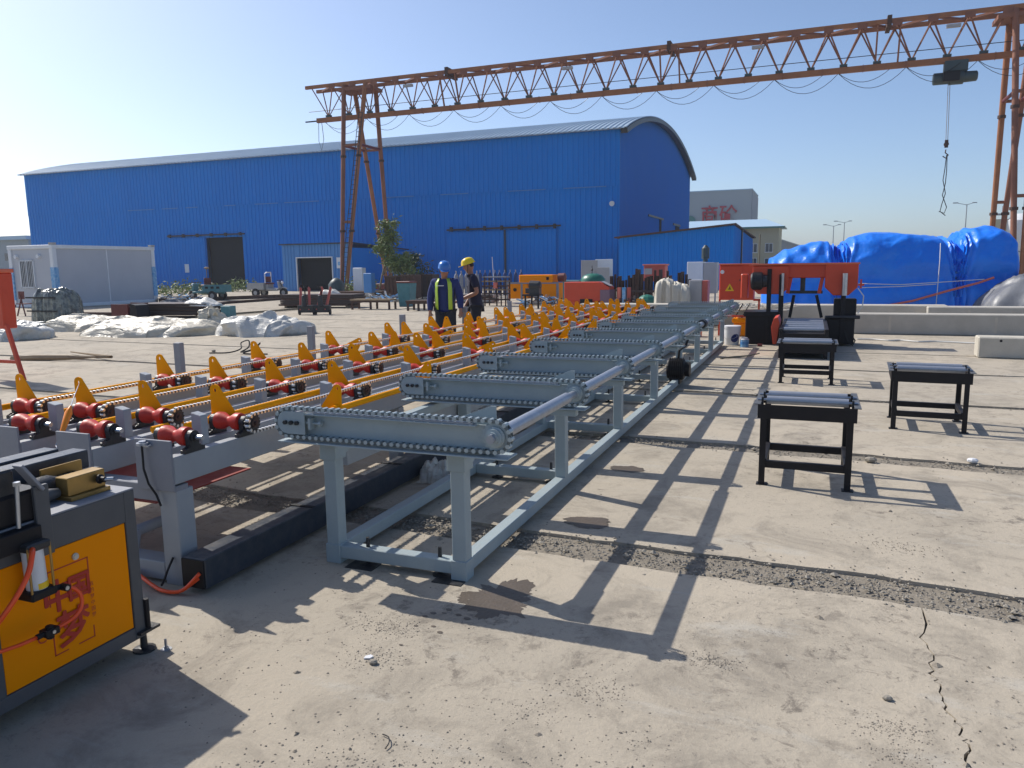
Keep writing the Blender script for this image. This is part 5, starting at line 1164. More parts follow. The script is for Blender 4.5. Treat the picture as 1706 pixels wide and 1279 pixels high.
# yellow bar-cutting machine
p = B(846, 35)
ym = E('yellow_machine', 'long yellow machine with grey posts left of the red machine', 'machine', (p.x, p.y, 0))
MB().bx(0,.95,0,.8,.22,.92).build('lower_box', 'orange', ym, bevel=.02); MB().bx(1.45,2.35,0,.8,.12,.92).build('lower_box', 'orange', ym, bevel=.02); MB().bx(.55,2.15,-.05,.75,.93,1.28).build('upper_box', 'orange', ym, bevel=.03)
MB().bx(.95,1.45,.3,.8,.3,.92).build('mid_frame', 'graybox', ym)
for x in (-.06,.62,1.28,1.40,2.30): MB().bx(x,x+.09,-.02,.07,0,.95).build('post', 'plate', ym)
MB().bx(-.06,2.4,-.03,.0,.88,.96).build('top_bar', 'plate', ym); MB().tube((.35,-.02,.62),(.35,-.05,.62),.08,12).build('black_knob', 'black', ym); MB().bx(1.85,1.97,-.07,-.05,1.05,1.18).build('switch', 'black', ym)
m = MB(); m.lathe((2.3,.3,1.15),(1,0,0),[(0,.18),(.3,.2),(.35,.12)],12); m.build('end_motor', 'maroon', ym, smooth=40)
p = B(886, 30.5); vc = E('vice_stand', 'dark blackened vice on a three-legged stand in front of the yellow machine', 'vice', (p.x, p.y, 0))
for x in (-.32,-.05,.22): MB().bx(x,x+.06,0,.06,0,.5).build('leg', 'black', vc)
MB().bx(-.38,.34,-.1,.35,.5,.56).build('stand_top', 'black', vc); m = MB(); m.bx(-.12,.30,0,.3,.56,.98); m.lathe((-.12,.15,.9),(1,0,0),[(0,.2),(.4,.18),(.45,.1)],12); m.bx(-.3,-.1,.05,.2,.6,.8); m.build('vice_body', 'iron', vc, bevel=.01)
# wooden/steel rack with planks between worker and yellow machine
p = B(806, 33); rk = E('plank_rack', 'brown shelf rack of planks behind the worker in the yellow helmet', 'rack', (p.x, p.y, 0))
for x in (0,.55,.95): 
    for y in (0,.5): MB().bx(x,x+.045,y,y+.045,0,1.25-.1*(x>0)).build('upright', 'rail', rk)
for i,(z,mt) in enumerate(((.25,'rail'),(.50,'darksheet'),(.66,'wood'),(.82,'brown'),(1.02,'wood'),(1.20,'plate'))): MB().bx(-.1,1.0,.0,.5,z,z+.05).build('shelf_plank', mt, rk)
MB().bx(.45,.60,-.05,.1,.75,1.0).build('tin', 'strap', rk)
# row of gas cylinders on a rack
for g0, u0, du, n, mt, Yc in ((0,760,8.6,5,'cyl',40),(1,800,8.2,4,'cylb',46),(2,832,9,5,'cylb',46)):
    for i in range(n):
        p = B(u0+i*du, Yc); r = .115
        c = E('gas_cylinder', ('first','second','third','fourth','fifth')[i]+' from the left, '+('grey gas cylinder in the row between the two workers','dark blue gas cylinder right behind the yellow helmet','dark blue gas cylinder in the row left of the yellow machine')[g0], 'gas cylinder', (p.x, p.y, 0), group=('grey gas cylinders','dark blue gas cylinders behind the helmet','dark blue gas cylinders by the yellow machine')[g0])
        MB().lathe((0,0,.0),(0,0,1),[(0,r),(1.15,r),(1.27,r*.7),(1.33,.04)],12).build('bottle', mt, c, smooth=45); MB().lathe((0,0,1.33),(0,0,1),[(0,.03),(.05,.035),(.13,.035),(.14,.02)],8).build('valve', 'silver', c)
p = D(822, 438, 40); o = MB().tube((0,0,0),(-.12,0,2.15),.02,5).build('leaning_rod', 'white', None, (B(824,39).x,B(824,39).y,0)); tag(o, 'thin white rod standing in front of the blue sliding door', 'rod')
p = B(775, 36); o = E('pipe_stack', 'low stack of grey pipes and scrap between the two workers', 'pipe stack', (p.x, p.y, 0))
for i in range(10): MB().tube((-.9+random.uniform(-.1,.1),(i%5)*.2,.12+.2*(i//5)),(1.3,(i%5)*.2+.1,.12+.2*(i//5)),.09,8).build('pipe', ('graybox','cyl','darksheet')[i%3], o)
# ================================================================== YARD CLUTTER ON THE LEFT
# rusty cage bins behind the workers
for k,(u0,u1,Yc,h,mt,lb) in enumerate(((641,663,41,1.25,'brown','rusty brown bin left of the grey upright bin'),(668,692,40,1.3,'brown','rusty brown bin in the middle of the row under the bush'),(694,724,42,1.3,'darksheet','darker rusty bin, nearest the worker in the blue helmet'))):
    p = B(u0, Yc); w_ = (B(u1,Yc)-p).length; s = E('rusty_bin', lb, 'bin', (p.x, p.y, 0), group='rusty bins under the bush')
    MB().bx(0,w_,0,.8,.1,h).build('bin_body', mt, s, bevel=.02)
    for i in range(4): MB().bx(i*w_/3.2,i*w_/3.2+.05,-.03,.0,0,h+.05).build('rib', 'rail', s)
    MB().bx(-.03,w_+.03,-.035,.0,h-.08,h).build('rim', 'rail', s)
p = B(672, 31.5); s = E('wheelie_bin', 'narrow blue-grey upright bin standing alone left of the workers', 'bin', (p.x, p.y, 0))
MB().add([(0,0,0)]*0, []); m = MB(); m.add([(-.24,0,.08),(.24,0,.08),(.24,.5,.08),(-.24,.5,.08),(-.30,-.06,1.05),(.30,-.06,1.05),(.30,.56,1.05),(-.30,.56,1.05)], [(0,3,2,1),(4,5,6,7),(0,1,5,4),(1,2,6,5),(2,3,7,6),(3,0,4,7)]); m.build('bin_body', 'teal', s, bevel=.02)
MB().bx(-.32,.32,-.08,.58,1.05,1.12).build('lid', 'maroon', s, bevel=.02)
def bench(name, label, u0, u1, Yc, h, mt, legs=3):
    p = B(u0, Yc); w_ = (B(u1,Yc)-p).length; s = E(name, label, 'bench', (p.x, p.y, 0), .39*.25)
    for i in range(3): MB().bx(0,w_,i*.25,i*.25+.18,h,h+.06).build('plank', mt, s)
    MB().bx(.02,w_-.02,.02,.06,h-.07,h-.001).build('frame_rail', 'rail', s)
    for i in range(legs):
        x = .04+i*(w_-.14)/(legs-1)
        for y in (.02,.62): MB().bx(x,x+.07,y,y+.07,0,h-.07).build('leg', 'rail', s)
    return s
bench('low_trestle', 'low timber-topped trestle left of the grey upright bin', 581, 654, 31.5, .36, 'wood')
bench('low_trestle', 'dark low trestle with steel top just left of the blue-helmet worker', 674, 718, 30, .34, 'rail')
p = G(492, 521); pj = None
for k,(u,lb) in enumerate(((508,'left one of two orange pallet trucks parked upright'),(535,'right one of two orange pallet trucks parked upright'))):
    p = B(u, 28.3); s = E('pallet_truck', lb, 'pallet truck', (p.x, p.y, 0), .3, group='upright orange pallet trucks')
    for x in (-.22,.10): m = MB(); m.bar((x,.0,.15),(x+(-.12 if k == 0 else .1),.45,.98),.16,.05,(1,0,0)); m.build('fork', 'pinkred', s, bevel=.01)
    m = MB(); m.bx(-.32,.28,-.05,.15,.08,.35); m.lathe((-.05,-.1,.3),(0,0,1),[(0,.10),(.4,.08),(.42,.04)],12); m.build('pump_unit', 'iron', s, bevel=.01)
    m = MB(); m.path([(0,-.1,.6),(.02,-.15,.85),(.0,-.2,1.02)],.025,6); m.path([(-.14,-.2,1.0),(-.10,-.2,1.08),(.12,-.2,1.08),(.16,-.2,1.0)],.02,6); m.build('handle', 'black', s)
    for x in (-.3,.24): MB().lathe((x,0,.09),(1,0,0),[(0,.09),(.06,.09)],12).build('wheel', 'rubber', s)
# steel plate stacks
def sheets(name, label, u0, u1, Yc, n, th, mt, rz=0, d=1.2):
    p = B(u0, Yc); w_ = (B(u1,Yc)-p).length; s = E(name, label, 'steel stack', (p.x, p.y, 0), rz)
    for i in range(n):
        j = random.uniform(-.06,.06); MB().bx(j, w_+j+random.uniform(-.15,.1), random.uniform(-.04,.04), d, .10+i*(th+.012), .10+i*(th+.012)+th).build('steel_plate', mt if i % 3 else 'rail', s)
    for x in (.2, w_-.3): MB().bx(x, x+.1, 0, d, 0, .098).build('dunnage', 'wood', s)
    return s
sheets('plate_stack', 'stack of long dark steel sections behind the orange pallet trucks', 464, 595, 33.5, 6, .07, 'darksheet', .12)
sheets('sheet_stack', 'bowed stack of dark steel sheets topped with plastic film, left middle', 212, 345, 27.6, 9, .035, 'darksheet', .20, 1.4)
p = B(305, 27.2); o = lumps('film_scrap', 'film2', 0, 0, 1.6, .9, .30, 30, 20, lambda u,v: (max(0,1-u*u-v*v)**.5*(.8+.5*nz(u*2,v*2)), .1*nz(u*3,v*3,2), 0), None, (p.x+.3,p.y+.5,.42)); tag(o, 'scrap of white plastic film lying on the bowed sheet stack', 'plastic film')
p = B(180, 27.3); s = E('red_crate', 'open dark red steel crate at the left end of the bowed sheet stack', 'crate', (p.x, p.y, 0), -.15)
MB().bx(0,.95,0,.05,.05,.52).build('crate_front', 'maroon', s); MB().bx(0,.04,.05,.8,.05,.50).build('crate_side', 'maroon', s); MB().bx(0,.95,.76,.8,.05,.55).build('crate_back', 'maroon', s); MB().bx(.91,.95,.05,.76,.05,.45).build('crate_side', 'maroon', s)
m = MB(); m.prism([(0,0),(.5,0),(.38,.5),(.12,.55)],'y',0,.5); m.build('dark_flap', 'black', s, (1.0,.0,.0))
for u0,u1,Yc,z,lb in ((130,260,29.5,.14,'flat dark steel bar on the ground before the container office'),(100,190,27.8,.10,'short dark steel bar behind the maroon case')):
    p = B(u0,Yc); w_ = (B(u1,Yc)-p).length; o = MB().bx(0,w_,0,.25,0,z).build('steel_bar', 'rail', None, (p.x,p.y,0), rz=.1, bevel=.01); tag(o, lb, 'steel bar')
# long pole lying on the slabs
a = G(372,526); b = G(500,516)
o = MB().bar((0,0,.05),(tuple(Vector((b.x-a.x, b.y-a.y, .05)))),.08,.07).build('timber_pole', 'stem', None, (a.x,a.y,0)); tag(o, 'long thin pole lying behind the big plastic sheet', 'pole')
a = B(368,27); o = MB().bx(-.12,.3,0,.3,0,.42).build('small_steel_box', 'teal', None, (a.x,a.y,0), bevel=.01); tag(o, 'little grey-green steel box at the right end of the sheet stack', 'box')
# wrapped engine and maroon case
p = B(90, 26.5); we = E('wrapped_engine', 'bulky machine part wrapped in black and clear film beside the container office', 'wrapped machine', (p.x, p.y, 0))
def fe(u, v): r = max(0, 1-(abs(u)**6+abs(v)**6)); return (r**.3*(.95+.10*nz(u*3,v*3,9)+.07*ridge(u*4,v*4,2)), .06*nz(u*6,v*6,1), .06*nz(u*6,v*6,5))
M['wrap'] = mat('black_and_clear_film', (.035,.038,.035), .25, 0, (.26,.27,.22), 5.5, .25, .8, 12, spec=.8)
lumps('wrapping', 'wrap', 0, 0, 1.35, 1.1, 1.08, 50, 40, fe, we)
for z in (.35,.8): MB().bx(-.7,.7,-.60,-.585,z,z+.05).build('wrap_band', 'black', we)
p = G(100, 531); mc = E('maroon_case', 'maroon case with two white straps in front of the wrapped engine', 'case', (p.x-.0, p.y+.0, 0), .05)
MB().bx(-.50,.52,0,.45,.0,.46).build('case_body', 'maroon', mc, bevel=.03)
for x,w_ in ((-.16,.06),(.03,.02),(.12,.06)): MB().bx(x,x+w_,-.012,.46,.0,.468).build('strap', 'white', mc)
MB().bx(-.02,.12,-.008,.455,.0,.464).build('grey_band', 'graybox', mc)
# big crumpled plastic sheets
def heap(label, u0, u1, Yc, d, h, seed, mt, nx=110, ny=50):
    a = B(u0, Yc); b = B(u1, Yc); w_ = (b-a).length; az_ = math.atan2(b.y-a.y, b.x-a.x)
    def f(u, v):
        r = max(0, 1-(abs(u)**4+abs(v)**3.0)); 
        base = .34+.60*max(0, .5+.9*nz(u*w_*.45, v*.9, seed)); fold = .30*ridge(u*w_*.28+.7*nz(v*1.5,u*3,seed), v*1.5+.8*nz(u*w_*.35,v,seed), seed+3) + .16*ridge(u*w_*.6+v*.8, v*3.0+.8*nz(u*w_*.5,2,seed), seed+8) + .06*ridge(u*w_*1.4-v, v*5.0, seed+5) + .02*nz(u*w_*6, v*6, seed)
        return (max(0, r**.62*(base+fold*.9)), .18*nz(u*5,v*3,seed+1), .20*nz(u*w_*.6,v*1.5,seed+5))
    o = lumps('plastic_sheet', mt, 0, 0, w_, d, h, nx, ny, f, None, ((a.x+b.x)/2, (a.y+b.y)/2, 0), az_, True, seed); tag(o, label, 'plastic sheet'); return o
heap('rightmost and whitest crumpled clear plastic sheet on the slabs', 352, 520, 20.0, 1.7, .52, 4.0, 'film2')
heap('long yellowish crumpled plastic sheet in the middle of the row', 128, 375, 20.3, 1.9, .40, 11.0, 'film', 150)
heap('cream puffed-up plastic sheet behind the other two', 60, 240, 22.3, 1.6, .40, 21.0, 'film', 110)
heap('greyish plastic sheet at the left edge behind the red stand', -30, 72, 19.6, 1.8, .40, 31.0, 'film2', 80)
heap('small tall puff of plastic between the long and the whitest sheet', 326, 372, 20.9, 1.1, .66, 41.0, 'film', 40)
heap('flat shred of plastic in front of the wrapped container end', 255, 330, 33, 1.0, .40, 51.0, 'greytarp', 50)
# cable on the ground between plastic and conveyor, small stone, rope bundle
p = G(395, 590); m = MB(); m.path(smooth([(-.6,-.1,.02),(-.2,.0,.03),(.0,.12,.10),(-.1,.25,.2),(.05,.3,.25),(.12,.2,.12),(.05,.05,.04),(.3,.1,.1),(.42,.2,.22),(.34,.1,.1),(.2,-.05,.03),(.7,.05,.02)]),.014,5)
o = m.build('cable_loop', 'rubber', None, (p.x,p.y,0)); tag(o, 'twisted loop of black cable on the slab left of the conveyor', 'cable')
a = G(20,600); b = G(118,590); m = MB(); m.path([(0,0,.03),(.5,.1,.05),(1.2,.25,.06),(2.0,.5,.07),(b.x-a.x,b.y-a.y,.05)],[.05,.06,.05,.03,.012],6); o = m.build('bent_branch', 'wood', None, (a.x,a.y,0)); tag(o, 'bent weathered branch on the slab behind the red stand leg', 'branch')
for (u,v,r,lb) in ((356,586,.05,'small dark stone left of the cable loop'),(1450,770,.05,'flat grey stone on the second gravel joint'),(1620,771,.045,'white chip of stone on the second gravel joint'),(622,1106,.022,'small dark stone in the foreground below the oil drips'),(1478,1166,.02,'dark pebble beside the jagged crack')):
    p = G(u,v); o = MB().ball((0,0,r*.45),(r,r*.8,r*.5),7,5).build('stone', 'pebble' if 'white' not in lb else 'white', None, (p.x,p.y,0)); tag(o, lb, 'stone')
p = G(606,1099); o = MB(); o.prism([(0,0),(.025,.01),(.03,.03),(.012,.038),(-.004,.02)],'z',.002,.008); o = o.build('paper_chip', 'white', None, (p.x,p.y,0)); tag(o, 'tiny white chip beside the small dark stone in the foreground', 'chip')
p = G(640,1240); m = MB(); m.path(smooth([(-.03,.04,.008),(.0,.03,.01),(.02,.0,.012),(.022,-.03,.008)]),.0022,5); o = m.build('bent_wire', 'iron', None, (p.x,p.y,0)); tag(o, 'short bent wire on the slab at the bottom of the view', 'wire')
# red stand at the left edge
p = B(-6, 11.9)
rs = E('red_stand', 'orange-red cabinet on splayed legs cut off by the left edge', 'machine', (p.x, p.y, 0))
sl_ = 11.9/1280
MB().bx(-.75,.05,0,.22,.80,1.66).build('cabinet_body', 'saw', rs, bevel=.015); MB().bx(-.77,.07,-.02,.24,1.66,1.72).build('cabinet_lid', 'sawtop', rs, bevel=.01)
MB().bx(-.30,.02,-.012,.0,1.36,1.47).build('name_plate', 'bluelabel', rs); MB().bx(-.28,.0,-.016,-.012,1.40,1.43).build('name_plate_line', 'white', rs); MB().tube((-.16,-.01,1.16),(-.16,-.03,1.16),.035,10).build('knob', 'iron', rs)
for y in (.02,):
    MB().bar((.07,y,.86),(.33,y-.0,.0),.055,.05,(0,1,0)).build('leg', 'saw', rs); MB().bar((-.72,y,.86),(-.95,y-.05,.0),.055,.05,(0,1,0)).build('leg', 'saw', rs)
MB().bx(-.86,.22,.03,.07,.26,.31).build('brace', 'saw', rs)
p = B(22, 30); o = E('bicycle_rack', 'thin dark red folding chair standing by the end wall of the container office', 'chair', (p.x, p.y, 0))
o.name = 'folding_chair'
m = MB(); m.bar((0,0,0),(.28,.1,.9),.04,.04); m.bar((.45,0,0),(.1,.1,.9),.04,.04); m.bx(-.02,.45,.0,.3,.45,.49); m.build('chair_frame', 'maroon', o); MB().bx(.05,.35,.08,.11,.65,.95).build('backrest', 'maroon', o)

# ================================================================== cargo tricycles
def trike(label, u, Yc, rz, mt, mt2, flip=1):
    p = B(u, Yc); t = E('cargo_tricycle', label, 'cargo tricycle', (p.x, p.y, 0), rz)
    f = flip
    def bx_(x0,x1,y0,y1,z0,z1): return MB().bx(min(x0*f,x1*f),max(x0*f,x1*f),y0,y1,z0,z1)
    for x,y in ((-.95,0),(.75,-.42),(.75,.42)):
        w_ = MB().lathe((x*f,y-.05,.27),(0,1,0),[(0,.20),(.0,.27),(.1,.27),(.1,.20)],18).build('wheel', 'rubber', t, smooth=40); MB().lathe((x*f,y-.055,.27),(0,1,0),[(0,.13),(.11,.13)],12).build('hub', 'silver', w_)
    bx_(.15,1.35,-.45,-.41,.52,.86).build('cargo_side', mt, t); bx_(.15,1.35,.41,.45,.52,.86).build('cargo_side', mt, t); bx_(.15,.19,-.41,.41,.52,.86).build('cargo_end', mt, t); bx_(1.31,1.35,-.41,.41,.52,.86).build('cargo_end', mt, t); bx_(.15,1.35,-.45,.45,.46,.52).build('cargo_floor', mt, t)
    for i in range(3): bx_(.3+i*.38,.5+i*.38,-.462,-.451,.66,.78).build('slot', 'dark', t)
    MB().bar((-.5*f,0,.42),(1.2*f,0,.42),.10,.10).build('frame', mt2, t)
    m = MB(); m.prism([(-.15*f,.42),(-.70*f,.40),(-.72*f,.50),(-.2*f,.55),(.1*f,.62),(.1*f,.42)],'y',-.32,.32); m.build('body', mt2, t, bevel=.02)
    bx_(-.05,.14,-.3,.3,.55,.78).build('seat_base', mt2, t, bevel=.02); bx_(-.12,.14,-.3,.3,.78,.88).build('seat', 'maroon', t, bevel=.03); bx_(.10,.16,-.28,.28,.9,1.25).build('backrest', 'maroon', t, bevel=.02)
    m = MB(); m.tube((-.95*f,0,.27),(-.72*f,0,1.0),.03,8); m.tube((-.72*f,-.3,1.02),(-.72*f,.3,1.02),.02,8); m.build('handlebar', 'iron', t)
    m = MB(); m.prism([(-1.2*f,.5),(-1.05*f,.6),(-.85*f,.6),(-.68*f,.42),(-.72*f,.40),(-.9*f,.56),(-1.1*f,.54)],'y',-.09,.09); m.build('mudguard', mt2, t)
    m = MB(); m.prism([(-.88*f,.55),(-.72*f,.95),(-.64*f,.92),(-.70*f,.5)],'y',-.2,.2); m.build('leg_shield', mt2, t, bevel=.02); MB().ball((-.88*f,0,.88),(.09,.09,.09),10,6).build('headlamp', 'white', t)
    return t
t1 = trike('faded teal cargo tricycle in front of the warehouse doorway, nearer of the two', 342, 43.5, .05, 'teal', 'teal', 1)
MB().tube((-.1,.2,.8),(-.05,.2,1.75),.02,6).build('flag_pole', 'stem', t1); MB().ball((-.05,.2,1.8),(.16,.12,.07),8,5).build('hanging_cap', 'wood', t1)
t2 = trike('silver-grey cargo tricycle with a roll bar near the small shed', 449, 47.5, math.pi+.05, 'silver', 'silver', 1)
m = MB(); m.path([(.12,-.3,.85),(.12,-.3,1.42),(.05,-.2,1.5),(.05,.2,1.5),(.12,.3,1.42),(.12,.3,.85)],.035,8); m.build('roll_bar', 'white', t2)
# crates and junk by crane leg
p = B(560, 44); o = E('junk_barrel', 'dark green motor unit beside the crane foot', 'motor', (p.x, p.y, 0)); MB().lathe((0,0,0),(0,0,1),[(0,.4),(.1,.45),(.8,.45),(1.0,.3),(1.15,.1)],12).build('drum', 'hoist', o, smooth=40); o.name = 'motor_drum'
for (u,v0,w_,h,lb,mt) in ((596,44,.62,1.35,'white upright cabinet at the foot of the crane leg','whitepaint'),(613,42,.5,1.05,'light blue narrow cabinet right of the crane foot','walllight')):
    p = B(u-8,v0); o = E('utility_box', lb, 'cabinet', (p.x,p.y,0)); MB().bx(0,w_,0,.4,.35,.35+h).build('cabinet_body', mt, o, bevel=.02); MB().bx(.05,w_-.05,.05,.35,0,.35).build('plinth', 'conc', o)
p = B(583, 43); o = MB().bx(-1.2,2.0,0,.7,0,.42).build('brick_plinth', 'brown', None, (p.x,p.y,0), bevel=.02); tag(o, 'brown plinth under the foot of the left crane leg', 'plinth')
p = B(548, 41); o = lumps('white_sack', 'film2', 0,0,1.3,.8,.62,20,14,lambda u,v:(max(0,1-u**4-v**4)**.4*(.9+.2*nz(u*2,v*2)),0,0),None,(p.x,p.y,0)); tag(o, 'white sack lying in front of the small shed corner', 'sack')
# scrap piles near the bins
rr = random.Random(3)
for (u, Yc, w_, lb) in ((622,39,2.6,'tangled heap of pale scrap strips left of the rusty bins'),(905,33,1.8,'low heap of grey rags and scrap in front of the yellow machine'),(290,42,2.4,'low heap of rubble beyond the container office')):
    p = B(u, Yc); s = E('scrap_heap', lb, 'scrap heap', (p.x,p.y,0)); m = MB()
    for _ in range(90):
        x = rr.uniform(-w_/2,w_/2); y = rr.uniform(-.6,.6); z = rr.uniform(.02,.42)*(1-abs(x)/w_*1.4); a = rr.uniform(-.5,3.6); L = rr.uniform(.15,.7); m.cur = rr.randrange(3); m.bar((x,y,max(.03,z)),(x+L*math.cos(a),y+L*math.sin(a)*.4,max(.03,z+rr.uniform(-.1,.2))),rr.uniform(.03,.14),rr.uniform(.01,.05))
    m.build('scrap_pieces', ['graybox','darksheet','bluelabel'], s, kind='stuff')
# ================================================================== plants
def leaves(m, pts, n, spread, ls, rnd, droop=.5):
    for _ in range(n):
        c = rnd.choice(pts); p = Vector(c) + Vector((rnd.gauss(0,spread), rnd.gauss(0,spread), rnd.gauss(0,spread*.8)))
        d = Vector((rnd.uniform(-1,1), rnd.uniform(-1,1), rnd.uniform(-1,.5)-droop*.3)).normalized(); s = d.cross(Vector((rnd.uniform(-1,1),rnd.uniform(-1,1),rnd.uniform(-1,1)))).normalized()
        L = ls*rnd.uniform(.6,1.4); w_ = L*.16; i = len(m.v); m.v += [tuple(p-s*w_*.3), tuple(p+d*L*.5-s*w_), tuple(p+d*L), tuple(p+d*L*.5+s*w_)]; m.f.append((i,i+1,i+2,i+3)); m.m.append(m.cur)
rn = random.Random(11)
p = B(652, 43); bt = E('bamboo_tree', 'leaning light green leafy tree in front of the blue warehouse wall', 'tree', (p.x, p.y, 0))
tk = [(-.9,0,0),(-.6,0,1.2),(-.25,0,2.3),(-.05,0,3.0),(.1,0,3.6)]
MB().path(tk, [.06,.055,.045,.035,.02], 6).build('trunk', 'stem', bt)
cl = []
for k in range(26):
    z = rn.uniform(1.6,4.1); x = rn.gauss(-.1+.35*(3-z)*.5, .28) + (.3 if z < 2.6 else 0); cl.append((x, rn.gauss(0,.35), z))
m = MB()
for c in cl: m.path([(-.25,0,2.3) if c[2] > 2 else (-.6,0,1.2), tuple((Vector(c)+Vector((-.25,0,2.0)))*.5+Vector((0,0,.2))), c], [.02,.014,.006], 4)
m.build('branches', 'stem', bt)
m = MB(); leaves(m, cl, 3600, .17, .22, rn); m.build('crown', 'leaf', bt, kind='stuff')
p = B(688, 44.5); sh2 = E('dark_shrub', 'darker green shrub behind the rusty bins, right of the leaning tree', 'shrub', (p.x, p.y, 0))
MB().path([(0,0,0),(.05,0,1.2),(.1,0,2.2)], [.06,.04,.02], 5).path([(0,0,.3),(-.6,0,1.3),(-.9,.1,2.1)], [.04,.03,.015], 5).build('stems', 'stem', sh2)
cl = [(rn.gauss(0,.75), rn.gauss(0,.45), 0) for _ in range(34)]; cl = [(x, y, rn.uniform(.6, 2.5-abs(x)*1.0)) for x,y,_ in cl]
m = MB(); leaves(m, cl, 2600, .20, .20, rn); m.build('crown', 'leafd', sh2, kind='stuff')
for (u, Yc, w_, h, n, lb) in ((300,55,3.0,.8,700,'weeds at the foot of the warehouse right of the container office'),(402,60,1.3,.8,350,'weeds beside the warehouse doorway'),(598,47,1.0,.9,500,'weeds behind the crane foot'),(272,52,1.5,.5,250,'pale weeds behind the container corner')):
    p = B(u, Yc); m = MB(); pts = [(rn.uniform(-w_,w_), rn.uniform(-.5,.5), rn.uniform(.05,h)) for _ in range(40)]; leaves(m, pts, n, .2, .26, rn, -1.2); m.v = [(a,b,max(0,c)) for a,b,c in m.v]
    o = m.build('weeds', 'leaf', None, (p.x,p.y,0), kind='stuff'); o['label'] = lb
# ================================================================== people
def skinned(name, joints, edges, mt, parent, lv=2, root=0):
    me = bpy.data.meshes.new(name); me.from_pydata([j[0] for j in joints], edges, []); me.materials.append(M[mt])
    bm = bmesh.new(); bm.from_mesh(me); lay = bm.verts.layers.skin.verify(); bm.verts.ensure_lookup_table()
    for i, j in enumerate(joints):
        r = j[1]; bm.verts[i][lay].radius = r if isinstance(r, tuple) else (r, r)
        bm.verts[i][lay].use_root = (i == root)
    bm.to_mesh(me); bm.free()
    o = bpy.data.objects.new(name, me); COL.objects.link(o)
    sk = o.modifiers.new('skin', 'SKIN'); sk.use_smooth_shade = True; sb_ = o.modifiers.new('sub', 'SUBSURF'); sb_.levels = lv; sb_.render_levels = lv
    bpy.context.view_layer.update(); dg = bpy.context.evaluated_depsgraph_get(); m2 = bpy.data.meshes.new_from_object(o.evaluated_get(dg)); m2.name = name
    bpy.data.objects.remove(o); bpy.data.meshes.remove(me)
    for p_ in m2.polygons: p_.use_smooth = True
    o = bpy.data.objects.new(name, m2); COL.objects.link(o)
    if parent: o.parent = parent
    return o
def lerp(a, b, t): return tuple(a[i]+(b[i]-a[i])*t for i in range(3))
